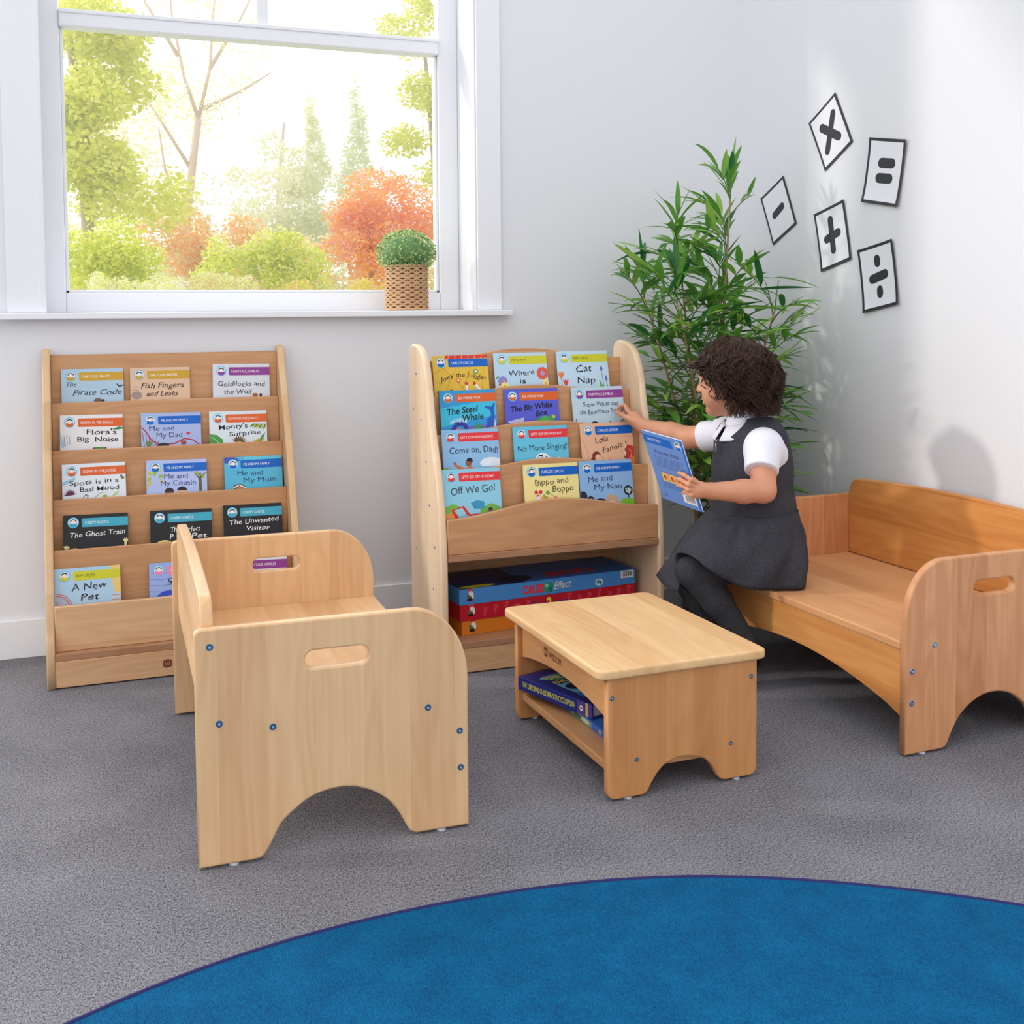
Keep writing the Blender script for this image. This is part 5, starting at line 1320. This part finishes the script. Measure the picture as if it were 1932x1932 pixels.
# ------------------------------------------------------------------ the child
class Field:
    """solid modelled as a smooth union of simple volumes, meshed with surface nets"""
    def __init__(self, lo, hi, h):
        self.lo = np.array(lo, float); self.h = h
        self.n = np.ceil((np.array(hi) - self.lo) / h).astype(int) + 1
        self.g = np.full(self.n, 0.05, np.float32)
    def block(self, lo, hi):
        a = np.clip(np.floor((np.array(lo) - self.lo) / self.h).astype(int), 0, self.n)
        b = np.clip(np.ceil((np.array(hi) - self.lo) / self.h).astype(int) + 1, 0, self.n)
        sl = tuple(slice(i, j) for i, j in zip(a, b))
        ax = [self.lo[i] + self.h * np.arange(a[i], b[i], dtype=np.float32) for i in range(3)]
        return sl, np.meshgrid(*ax, indexing='ij')
    def merge(self, sl, d, k, sub=False):
        cur = self.g[sl]
        if sub:
            d = -d
            if k > 0:
                q = np.clip(0.5 + 0.5 * (cur - d) / k, 0, 1) * 1.0
                q = np.clip(0.5 - 0.5 * (d - cur) / k, 0, 1)
                self.g[sl] = d * (1 - q) + cur * q + k * q * (1 - q)
            else: self.g[sl] = np.maximum(cur, d)
            return
        if k > 0:
            q = np.clip(0.5 + 0.5 * (cur - d) / k, 0, 1)
            self.g[sl] = cur * (1 - q) + d * q - k * q * (1 - q)
        else: self.g[sl] = np.minimum(cur, d)
    def cap(self, a, b, r1, r2, k=0.012, sub=False):
        a, b = np.array(a, float), np.array(b, float); m = max(r1, r2) + k + 0.012
        sl, (X, Y, Z) = self.block(np.minimum(a, b) - m, np.maximum(a, b) + m)
        if X.size == 0: return
        ba = b - a; L2 = max(1e-9, ba @ ba)
        t = np.clip(((X - a[0]) * ba[0] + (Y - a[1]) * ba[1] + (Z - a[2]) * ba[2]) / L2, 0, 1)
        d = np.sqrt((X - a[0] - t * ba[0]) ** 2 + (Y - a[1] - t * ba[1]) ** 2 + (Z - a[2] - t * ba[2]) ** 2) - (r1 + (r2 - r1) * t)
        self.merge(sl, d, k, sub)
    def chain(self, pts, rs, k=0.012):
        for i in range(len(pts) - 1): self.cap(pts[i], pts[i + 1], rs[i], rs[i + 1], k)
    def ell(self, c, r, axes=None, k=0.012, sub=False):
        c = np.array(c, float); r = np.array(r, float); A = np.eye(3) if axes is None else np.array(axes, float)
        m = r.max() + k + 0.012
        sl, (X, Y, Z) = self.block(c - m, c + m)
        if X.size == 0: return
        q = [((X - c[0]) * A[i][0] + (Y - c[1]) * A[i][1] + (Z - c[2]) * A[i][2]) for i in range(3)]
        k0 = np.sqrt(sum((q[i] / r[i]) ** 2 for i in range(3))); k1 = np.sqrt(sum((q[i] / r[i] ** 2) ** 2 for i in range(3)))
        d = k0 * (k0 - 1) / np.maximum(k1, 1e-6)
        self.merge(sl, d, k, sub)
    def cut(self, p, n):
        """remove everything on the side the normal points to"""
        n = np.array(n, float); n /= np.linalg.norm(n); p = np.array(p, float)
        sl, (X, Y, Z) = self.block(self.lo, self.lo + self.h * self.n)
        d = (X - p[0]) * n[0] + (Y - p[1]) * n[1] + (Z - p[2]) * n[2]
        self.g = np.maximum(self.g, d.astype(np.float32))
    def mesh(self, smooth=2):
        g = self.g; ins = g < 0; nx, ny, nz = g.shape
        cnt = np.zeros((nx - 1, ny - 1, nz - 1), np.int8)
        offs = [(i, j, k) for i in (0, 1) for j in (0, 1) for k in (0, 1)]
        for i, j, k in offs: cnt += ins[i:nx - 1 + i, j:ny - 1 + j, k:nz - 1 + k]
        act = (cnt > 0) & (cnt < 8)
        idx = np.argwhere(act); ids = np.full(act.shape, -1, np.int32); ids[tuple(idx.T)] = np.arange(len(idx))
        acc = np.zeros((len(idx), 3)); num = np.zeros(len(idx))
        val = {o: g[idx[:, 0] + o[0], idx[:, 1] + o[1], idx[:, 2] + o[2]] for o in offs}
        for o in offs:
            for ax in range(3):
                if o[ax]: continue
                p = list(o); p[ax] = 1; p = tuple(p)
                a, b = val[o], val[p]; m = (a < 0) != (b < 0)
                t = np.where(m, a / np.where(m, a - b, 1), 0)
                pos = np.zeros((len(idx), 3)); pos[:] = o; pos[:, ax] += t
                acc[m] += pos[m]; num[m] += 1
        V_ = self.lo + self.h * (idx + acc / num[:, None])
        F_ = []
        for ax in range(3):
            o1, o2 = [(1, 2), (2, 0), (0, 1)][ax]
            s0 = [slice(1, -1)] * 3; s1 = [slice(1, -1)] * 3
            s0[ax] = slice(0, -1); s1[ax] = slice(1, None)
            a, b = ins[tuple(s0)], ins[tuple(s1)]
            e = np.argwhere(a != b)
            if not len(e): continue
            base = e.copy(); base[:, o1] += 1; base[:, o2] += 1      # grid index of the edge start
            fl = a[tuple(e.T)]
            q = []
            for d1, d2 in ((-1, -1), (0, -1), (0, 0), (-1, 0)):
                c = base.copy(); c[:, o1] += d1; c[:, o2] += d2; q.append(ids[tuple(c.T)])
            q = np.stack(q, 1); q[~fl] = q[~fl][:, ::-1]; F_.append(q)
        F_ = np.concatenate(F_)
        for _ in range(smooth):
            s = np.zeros_like(V_); c = np.zeros(len(V_))
            for i in range(4):
                a, b = F_[:, i], F_[:, (i + 1) % 4]
                for d in range(3): s[:, d] += np.bincount(a, V_[b, d], len(V_)) + np.bincount(b, V_[a, d], len(V_))
                c += np.bincount(a, minlength=len(V_)) + np.bincount(b, minlength=len(V_))
            V_ = 0.5 * V_ + 0.5 * s / np.maximum(c, 1)[:, None]
        return V_, F_

def field_obj(name, V_, F_, m, parent, origin):
    me = bpy.data.meshes.new(name)
    V_ = V_ - np.array(origin)
    me.vertices.add(len(V_)); me.vertices.foreach_set('co', V_.astype(np.float32).ravel())
    me.loops.add(len(F_) * 4); me.loops.foreach_set('vertex_index', F_.astype(np.int32).ravel())
    me.polygons.add(len(F_)); me.polygons.foreach_set('loop_start', np.arange(0, len(F_) * 4, 4, dtype=np.int32))
    me.polygons.foreach_set('loop_total', np.full(len(F_), 4, np.int32)) if hasattr(me.polygons[0], 'loop_total') and False else None
    me.materials.append(m)
    me.update(calc_edges=True); me.validate()
    me.polygons.foreach_set('use_smooth', np.ones(len(me.polygons), bool))
    return link(bpy.data.objects.new(name, me), parent)

SKIN = mat('skin', (212, 150, 117), 0.48, sss=0.12, var=(22, 0.05, 2))
SHIRT = mat('white_polo_cotton', (232, 232, 242), 0.85, bump=(240, .15, .001))
PINA = weave_mat('charcoal_school_twill', (45, 45, 51), (75, 76, 84), 620, 0.85, (1, 1, .4), .4, .25, .0008)
TIGHT = weave_mat('charcoal_wool_tights', (44, 44, 49), (76, 76, 81), 700, 0.95, (1, 1, .3), .2, .35, .0008)
SHOE = mat('black_shoe_leather', (18, 18, 20), 0.35)
HAIR = mat('dark_brown_hair', (58, 36, 25), 0.40, spec=.35)

GO = (1.66, -0.87, 0.2475)
body_lo, body_hi = (1.322, -1.07, 0.0), (1.83, -0.42, 0.90)
hc = np.array((1.5783, -0.8400, 0.7790))                    # head centre
fh = np.array((-0.608, 0.796, -0.10)); fh /= np.linalg.norm(fh)
lh = np.cross((0, 0, 1), fh); lh /= np.linalg.norm(lh)
uh = np.cross(fh, lh)
def HP(a, b, c): return hc + fh * a + lh * b + uh * c
HA = (fh, lh, uh)

J = dict(pel=(1.668, -.862, .325), waist=(1.655, -.857, .415), chest=(1.640, -.858, .535), neck=(1.612, -.852, .655),
         ls=(1.604, -.945, .618), le=(1.5760, -.992, .506), lw=(1.4230, -.9885, .5140),
         rs=(1.617, -.768, .625), re=(1.5488, -.6666, .6071), rw=(1.4690, -.5495, .6320),
         lhp=(1.640, -.915, .312), lk=(1.4349, -.8801, .2940), la=(1.5630, -.9340, .110), rhp=(1.650, -.800, .312), rk=(1.478, -.7560, .262), ra=(1.555, -.815, .085))
J = {k: np.array(v) for k, v in J.items()}

def limbs_legs(F, g):
    F.chain([J['lhp'], J['lk']], [.060 + g, .043 + g], .012); F.chain([J['lk'], (J['lk'] * .55 + J['la'] * .45) + np.array((.004, 0, 0)), J['la']], [.042 + g, .038 + g, .026 + g], .012)
    F.chain([J['rhp'], J['rk']], [.060 + g, .043 + g], .012); F.chain([J['rk'], (J['rk'] * .55 + J['ra'] * .45) + np.array((.004, 0, 0)), J['ra']], [.042 + g, .038 + g, .026 + g], .012)

F = Field(body_lo, body_hi, 0.0021)
# trunk
F.ell(J['pel'], (.085, .100, .075)); F.ell(J['waist'], (.080, .092, .09)); F.ell(J['chest'], (.080, .095, .105)); F.ell(J['chest'] + (0, 0, .055), (.062, .105, .055))
F.chain([J['neck'] - (0, 0, .03), J['neck'] + (-.004, 0, .03), hc + (0.006, -.006, -.06)], [.040, .034, .036], .02)
limbs_legs(F, -.004)
# head
F.ell(HP(-.006, 0, .014), (.088, .072, .082), HA, .01); F.ell(HP(.030, 0, -.036), (.048, .056, .058), HA, .02)
for s in (-1, 1):
    F.ell(HP(.044, s * .030, -.038), (.028, .026, .030), HA, .014)
    F.ell(HP(-.012, s * .0735, -.014), (.016, .0085, .024), HA, .003)
    F.ell(HP(-.006, s * .082, -.012), (.009, .006, .015), HA, .003, True)
    F.ell(HP(-.008, s * .073, -.034), (.008, .007, .010), HA, .003)
F.ell(HP(.052, 0, .030), (.034, .052, .040), HA, .02)
F.ell(HP(.058, 0, -.078), (.021, .024, .018), HA, .014)
F.chain([HP(.080, 0, .004), HP(.0905, 0, -.020)], [.008, .0095], .008); F.ell(HP(.092, 0, -.022), (.009, .011, .0085), HA, .005)
for s in (-1, 1):
    F.ell(HP(.083, s * .010, -.024), (.006, .006, .005), HA, .004)
    F.ell(HP(.086, s * .030, .002), (.012, .016, .010), HA, .006, True)
F.ell(HP(.078, 0, -.047), (.010, .018, .006), HA, .004); F.ell(HP(.077, 0, -.057), (.010, .015, .006), HA, .004); F.ell(HP(.090, 0, -.052), (.008, .018, .0018), HA, .002, True)
# arms
def arm(sh, el, wr, bow):
    F.ell(sh, (.040, .040, .040))
    mid = (sh + el) / 2
    F.chain([sh, mid, el], [.037, .0345, .0305], .01)
    m2 = el * .62 + wr * .38 + np.array(bow)
    F.chain([el, m2, wr], [.0305, .0295, .0200], .01)
arm(J['ls'], J['le'], J['lw'], (0, 0, -.002)); arm(J['rs'], J['re'], J['rw'], (0, 0, .001))
def hand(wr, palm_c, pr, paxes, fingers, thumb, fr=.0060):
    F.ell(palm_c, pr, paxes, .008)
    F.chain([wr, (np.array(wr) + palm_c) / 2, palm_c], [.0195, .0175, .0150], .008)
    for pts, r in fingers: F.chain([np.array(p) for p in pts], [r * (1.06 - .10 * i) for i in range(len(pts))], .0022)
    F.chain([np.array(p) for p in thumb], [.0088, .0078, .0068, .0058][:len(thumb)], .003)
lf_ = [([(1.3826, -1.0047, .5351), (1.3566, -1.0141, .5496), (1.3450, -1.0012, .5602), (1.3468, -.9719, .5614)], .0064),
       ([(1.3762, -1.0055, .5291), (1.3516, -1.0101, .5377), (1.3412, -.9923, .5476), (1.3453, -.9639, .5460)], .0066),
       ([(1.3750, -1.0050, .5200), (1.3536, -1.0066, .5242), (1.3444, -.9892, .5326), (1.3497, -.9613, .5284)], .0064),
       ([(1.3795, -1.0024, .5089), (1.3612, -1.0062, .5107), (1.3519, -.9941, .5173), (1.3578, -.9707, .5108)], .0058)]
lt_ = [(1.3950, -.9870, .5300), (1.3850, -.9740, .5410), (1.3790, -.9600, .5480), (1.3745, -.9440, .5490)]
hand(J['lw'], np.array((1.3850, -1.0000, .5210)), (.0250, .0135, .0225), ((-.94, -.30, .15), (-.30, .95, 0), (.14, .04, .99)), lf_, lt_)
rf_ = [([(1.4420, -.5330, .6610), (1.4334, -.5161, .6762), (1.4331, -.4999, .6902), (1.4305, -.4776, .6841), (1.4286, -.4608, .6736)], .0058),
       ([(1.4470, -.5250, .6600), (1.4444, -.5042, .6749), (1.4435, -.4857, .6857), (1.4429, -.4690, .6781), (1.4416, -.4600, .6681)], .0060),
       ([(1.4510, -.5180, .6560), (1.4545, -.4960, .6676), (1.4536, -.4790, .6754), (1.4545, -.4700, .6666), (1.4560, -.4690, .6571)], .0056),
       ([(1.4530, -.5150, .6500), (1.4647, -.4900, .6574), (1.4640, -.4790, .6641), (1.4650, -.4730, .6557), (1.4670, -.4730, .6478)], .0050)]
rt_ = [(1.4440, -.5380, .6460), (1.4311, -.5206, .6555), (1.4267, -.4922, .6624), (1.4249, -.4648, .6664)]
hand(J['rw'], np.array((1.4480, -.5240, .6535)), (.0225, .0140, .0215), ((-.45, .80, .40), (-.75, -.58, .30), (.47, -.17, .87)), rf_, rt_)
V_, F_ = F.mesh(1)
person = field_obj('person', V_, F_, SKIN, None, GO)
person.location = GO
tag(person, 'small child with dark curly hair in a charcoal pinafore, sitting and reaching for a book', 'person')

for s in (-1, 1):
    bm = bmesh.new()
    c = HP(.0655, s * .0275, .001) - np.array(GO)
    bmesh.ops.create_uvsphere(bm, u_segments=20, v_segments=14, radius=.0118, matrix=Matrix.Translation(c))
    q = Vector(HP(.0655 + .0055, s * .0275, .001) - np.array(GO))
    bmesh.ops.create_uvsphere(bm, u_segments=16, v_segments=10, radius=.0062, matrix=Matrix.Translation(q))
    for f_ in bm.faces:
        if (f_.calc_center_median() - q).length < .0068: f_.material_index = 1
    bm_obj('eye', bm, [mat('eye_white', (230, 226, 222), .2), mat('iris_dark_brown', (44, 26, 20), .1)], person, True)

# ---- polo shirt
F = Field((1.44, -1.06, .36), (1.82, -.62, .72), .0026)
F.ell((1.632, -.858, .50), (.092, .104, .13)); F.ell(J['chest'] + (-.006, 0, .05), (.070, .118, .068), k=.02)
F.chain([J['neck'] - (0, 0, .04), J['neck'] + (-.002, 0, .016)], [.062, .048], .02)
def sleeve(a, b, r1, r2):
    a, b = np.array(a), np.array(b)
    F.ell(a, (r1, r1, r1), k=.02); F.cap(a, b + (b - a) * .25, r1, r2, .012)
    return b, (b - a)
e1 = sleeve((1.6060, -.9440, .608), (1.5770, -.9810, .5530), .0490, .0400)
e2 = sleeve((1.612, -.772, .628), (1.5735, -.6985, .6120), .0440, .0410)
for p_, n_ in (e1, e2):                      # open ends cut square to the arm
    n_ = n_ / np.linalg.norm(n_)
    sl, (X, Y, Z) = F.block(p_ - .085, p_ + .085)
    d_ = (X - p_[0]) * n_[0] + (Y - p_[1]) * n_[1] + (Z - p_[2]) * n_[2]
    rr_ = np.sqrt((X - p_[0]) ** 2 + (Y - p_[1]) ** 2 + (Z - p_[2]) ** 2)
    keep = np.maximum(d_, rr_ - .075)
    F.g[sl] = np.where(rr_ < .075, np.maximum(F.g[sl], d_.astype(np.float32)), F.g[sl])
V_, F_ = F.mesh(1)
shirt = field_obj('polo_shirt', V_, F_, SHIRT, person, GO)
# collar: a folded band round the neck, lower at the front
vs, fs = [], []
n = 48
for i in range(n):
    a = 2 * PI * i / n; ca, sa = math.cos(a), math.sin(a)        # 0 = front (-x)
    fr = (1 + ca) / 2
    for r_, z_ in ((.046, .668), (.049, .684), (.056, .682), (.068 + .010 * fr, .662 - .012 * fr), (.066 + .010 * fr, .659 - .012 * fr)):
        z2 = z_ + .010 - .038 * fr
        vs.append((1.614 - r_ * ca * 1.02 - .008 * fr - GO[0], -.853 - r_ * sa * 1.05 - GO[1], z2 - GO[2]))
for i in range(n):
    if i in (0, n - 1): continue                                   # open at the throat
    for k in range(4):
        a, b = i * 5 + k, ((i + 1) % n) * 5 + k; fs.append((a, b, b + 1, a + 1))
col = mesh_obj('collar', vs, fs, SHIRT, shirt, True)
md = col.modifiers.new('cloth', 'SOLIDIFY'); md.thickness = .0022
for p_, n_, r_ in ((e1[0], e1[1], .0420), (e2[0], e2[1], .0415)):      # sleeve hems
    n_ = Vector(n_).normalized(); u_ = n_.orthogonal().normalized(); w_ = n_.cross(u_); P_ = Vector(p_) - Vector(GO) - n_ * .004
    bm = bmesh.new()
    add_tube(bm, [P_ + (u_ * math.cos(2 * PI * i / 40) + w_ * math.sin(2 * PI * i / 40)) * (r_ - .0016) for i in range(41)], .0026, 8, False)
    bm_obj('sleeve_hem', bm, SHIRT, shirt, True)

# ---- pinafore: bodice and straps
F = Field((1.48, -1.02, .36), (1.80, -.68, .72), .0026)
F.ell((1.629, -.858, .535), (.104, .113, .16), k=.03); F.ell((1.633, -.858, .430), (.108, .115, .09), k=.04)
F.ell((1.622, -.857, .625), (.082, .098, .056), k=.03)
for c_, r_ in (((1.596, -.970, .594), (.057, .054, .066)), ((1.598, -.740, .612), (.064, .056, .075))): F.ell(c_, r_, None, .004, True)
F.ell((1.624, -.853, .703), (.076, .056, .062), ((.97, 0, -.25), (0, 1, 0), (.25, 0, .97)), .004, True)
F.ell((1.555, -.855, .668), (.052, .052, .044), ((.9, 0, .43), (0, 1, 0), (-.43, 0, .9)), .006, True)
F.cut((1.64, -.858, .405), (0, 0, -1))
V_, F_ = F.mesh(2)
pina = field_obj('pinafore', V_, F_, PINA, person, GO)
# skirt
hem = [(1.397, -.7589, .2556), (1.404, -.8043, .2367), (1.4142, -.8509, .2325), (1.4040, -.8676, .2802), (1.3882, -.8839, .3389), (1.4059, -.944, .3387), (1.4266, -.9732, .319), (1.46, -.9858, .2933), (1.5123, -.9969, .2671), (1.5704, -1.0028, .2562), (1.6227, -1.0045, .2530), (1.6850, -1.0050, .2520), (1.7413, -.9172, .2510), (1.7619, -.8081, .2515), (1.6978, -.7115, .2547), (1.5439, -.6954, .2775), (1.4463, -.7077, .2622)]
ang = [-15, -5, 3, 6, 10, 25, 38, 50, 68, 85, 102, 120, 150, 185, 240, 290, 325]
hp = hem + hem[:1]; hs = smooth_pts([np.array(q) for q in hp], 6)[:-1]; an = smooth_pts([(q,) for q in ang + [345]], 6)[:-1]
rows = 16; vs, fs = [], []; m_ = len(hs)
for j in range(rows + 1):
    t = j / rows
    for i in range(m_):
        a = math.radians(an[i][0])
        w = np.array((1.634 - .1105 * math.cos(a), -.858 - .1155 * math.sin(a), .432 - .012 * t))
        h = np.array(hs[i])
        p = w * (1 - t) + h * t
        o = np.array((-math.cos(a), -math.sin(a), 0))
        side = max(0, math.sin(a)); back = max(0, -math.cos(a))
        p = p + o * (math.sin(PI * t) * (.016 * side * side + .004 * back) + .0045 * t * math.sin(a * 9 + 2 * t) + .0045 * math.sin(PI * t) * math.sin(a * 11 + 5 * t) + .003 * math.sin(PI * min(1, t * 2.2)) * math.sin(a * 23 - 6 * t)) + np.array((0, 0, .012 * math.sin(PI * t) * max(0, math.cos(a))))
        p[2] = max(p[2], .2510) if p[0] > 1.60 else p[2]
        vs.append(p - np.array(GO))
for j in range(rows):
    for i in range(m_):
        a, b = j * m_ + i, j * m_ + (i + 1) % m_; fs.append((a, b, b + m_, a + m_))
sk = mesh_obj('skirt', vs, fs, PINA, pina, True)
md = sk.modifiers.new('cloth', 'SOLIDIFY'); md.thickness = .0026; md.offset = -1
bm = bmesh.new()          # waist seam
add_tube(bm, [(1.634 - .1115 * math.cos(a) - GO[0], -.858 - .1165 * math.sin(a) - GO[1], .4335 - GO[2]) for a in [2 * PI * i / 60 for i in range(61)]], .0022, 6, False)
bm_obj('waist_seam', bm, PINA, pina, True)
ZIP = mat('zip_metal', (176, 176, 182), .3, .9)
bm = bmesh.new()
zp = Vector((1.5225, -.8600, .6220)) - Vector(GO)
add_tube(bm, [zp + Vector((0.004, 0, .002)), zp + Vector((-.003, 0, 0)), zp + Vector((-.004, -.001, -.004))], .0016, 6)
add_tube(bm, [zp + Vector((-.004, -.001, -.004)), zp + Vector((-.006, -.002, -.012)), zp + Vector((-.005, -.002, -.028)), zp + Vector((-.005, -.002, -.031))], [.0012, .0016, .0030, .0014], 8)
bm_obj('zip_puller', bm, ZIP, pina, True)

# ---- tights and shoes
F = Field((1.36, -1.02, .03), (1.80, -.68, .42), .003)
F.ell(J['pel'] + (0, 0, .004), (.092, .104, .072)); limbs_legs(F, 0.0)
F.chain([J['la'], J['la'] + (.0, -.004, -.03)], [.026, .024], .006); F.chain([J['ra'], J['ra'] + (0, 0, -.03)], [.026, .024], .006)
F.cut((0, 0, .0), (0, 0, -1))
g_ = F.g
sl, (X, Y, Z) = F.block((1.60, -1.1, .0), (1.85, -.6, .42))
F.g[sl] = np.where(X > 1.605, np.maximum(F.g[sl], .2480 - Z), F.g[sl])
V_, F_ = F.mesh(1)
field_obj('tights', V_, F_, TIGHT, person, GO)
for an_, heel, ball, toe in ((J['la'], (1.578, -.930, .062), (1.545, -.952, .030), (1.512, -.968, .021)), (J['ra'], (1.572, -.812, .045), (1.530, -.832, .026), (1.492, -.846, .021))):
    F = Field((1.46, -1.0, -.01), (1.64, -.77, .13), .0022)
    F.chain([np.array(heel), np.array(ball), np.array(toe)], [.0275, .0275, .0200], .008); F.ell(np.array(heel) + (.004, 0, .010), (.0265, .026, .028), k=.008)
    F.cut((0, 0, .0015), (0, 0, -1))
    V_, F_ = F.mesh(1)
    field_obj('shoe', V_, F_, SHOE, person, GO)

# ---- hair
F = Field((1.42, -.98, .62), (1.74, -.70, .91), .003)
F.ell(HP(-.010, 0, .017), (.0885, .0765, .0835), HA); F.ell(HP(-.046, 0, -.035), (.052, .064, .050), HA, .03)
F.ell(HP(.092, 0, -.050), (.072, .074, .090), HA, .006, True); F.ell(HP(.040, 0, -.100), (.078, .09, .060), HA, .006, True)
V_, F_ = F.mesh(1)
rnd = random.Random(77)
bm = bmesh.new()
rad = np.array((.0905, .0765, .0860)); cen = np.array((-.008, 0, .016)); crown = np.array((-.40, .1, .90)); crown /= np.linalg.norm(crown)
def on_face(q):            # head coordinates: forward, left, up
    if q[0] > .064 and q[2] < .036: return True
    return q[0] > .012 + max(0, q[2] + .02) * 1.1 and q[2] < .026 or (q[0] > -.014 and q[2] < -.052)
clumps = 0
while clumps < 400:
    d = np.array([rnd.gauss(0, 1) for _ in range(3)])
    if clumps > 270: d = np.array([rnd.gauss(-.15, .8), rnd.gauss(0, .8), 1.1])
    d /= np.linalg.norm(d)
    if d[0] > .55 and d[2] < .40: continue
    if d[0] > .10 and d[2] < -.05: continue
    if d[2] < -.50: continue
    clumps += 1
    front = d[0] > .35
    ln = rnd.uniform(.060, .105) * (.72 if front else 1.0) * (1.15 if d[2] > .5 else 1); N_ = 20
    ph = rnd.uniform(0, 6.28); turns = rnd.uniform(.9, 1.9) * rnd.choice((-1, 1)); amp = rnd.uniform(.006, .013) * (.5 if d[2] > .6 else 1); lift = rnd.uniform(.05, .42) * (.5 if d[2] > .6 else 1)
    bias = np.array((-.10 if d[0] < .3 else .10, rnd.gauss(0, .22), -.50))
    for strand in range(17):
        ds = d + np.array([rnd.gauss(0, .058) for _ in range(3)]); ds /= np.linalg.norm(ds)
        p = cen + rad * ds * rnd.uniform(1.0, 1.05)
        nrm = ds / rad; nrm /= np.linalg.norm(nrm)
        fl = ds - crown * (ds @ crown); fl /= (np.linalg.norm(fl) + 1e-6)
        fl = fl * .8 + bias; fl -= nrm * (fl @ nrm); fl /= (np.linalg.norm(fl) + 1e-6)
        sd = np.cross(nrm, fl); a_ = amp * rnd.uniform(.8, 1.2); p2 = ph + rnd.gauss(0, .25); l2 = ln * rnd.uniform(.85, 1.15)
        pts = []; rr2 = []; q = p.copy(); dirn = fl.copy()
        for i in range(N_):
            t = i / (N_ - 1)
            w_ = q + (sd * math.cos(p2 + turns * 6.28 * t) + nrm * (math.sin(p2 + turns * 6.28 * t) + .7)) * a_ * min(1, t * 1.8)
            if on_face(w_) and i > 3: break
            pts.append(w_); rr2.append(.0014 * (1 - .72 * t) * (.55 + min(.45, t * 3)))
            dirn = dirn + np.array((0, 0, -.09)); dirn /= np.linalg.norm(dirn)
            q = q + (dirn + nrm * lift * (1 - t)) * l2 / N_
            e_ = (q - cen) / rad; L_ = np.linalg.norm(e_)
            if L_ < 1.05 + .10 * t * lift: q = cen + rad * e_ / L_ * (1.05 + .10 * t * lift)
        pts = [HP(*c_) for c_ in pts]
        bad = [i for i, c_ in enumerate(pts) if c_[2] < .684]
        if bad: pts, rr2 = pts[:bad[0]], rr2[:bad[0]]
        if len(pts) < 6: continue
        add_tube(bm, [Vector(c_) - Vector(GO) for c_ in pts], rr2, 4, False)
# a few loose ringlets at the temple and nape
for a0, b0, c0, ln, tr, am in ((.040, .070, -.002, .050, 1.6, .006), (-.004, .078, -.040, .042, 1.5, .008), (-.030, .074, -.050, .036, 1.3, .007), (.020, .074, -.010, .046, 1.2, .005), (.066, .056, .030, .050, 1.4, .006), (.082, .030, .052, .045, 1.5, .007)):
    for k in range(3):
        pts = [HP(a0 - .012 * t + am * math.cos(6.28 * tr * t + k * .2), b0 + .004 + am * .8 * math.sin(6.28 * tr * t + k * .2), c0 - ln * t) for t in [i / 19 for i in range(20)]]
        add_tube(bm, [Vector(c_) - Vector(GO) for c_ in pts], [.0013 * (1 - .6 * i / 19) for i in range(20)], 5, False)
ofs = V_ - np.array(GO)
vv = [bm.verts.new(c) for c in ofs]
for f_ in F_:
    try: bm.faces.new([vv[i] for i in f_]).smooth = True
    except ValueError: pass
bm_obj('hair', bm, HAIR, person, True)
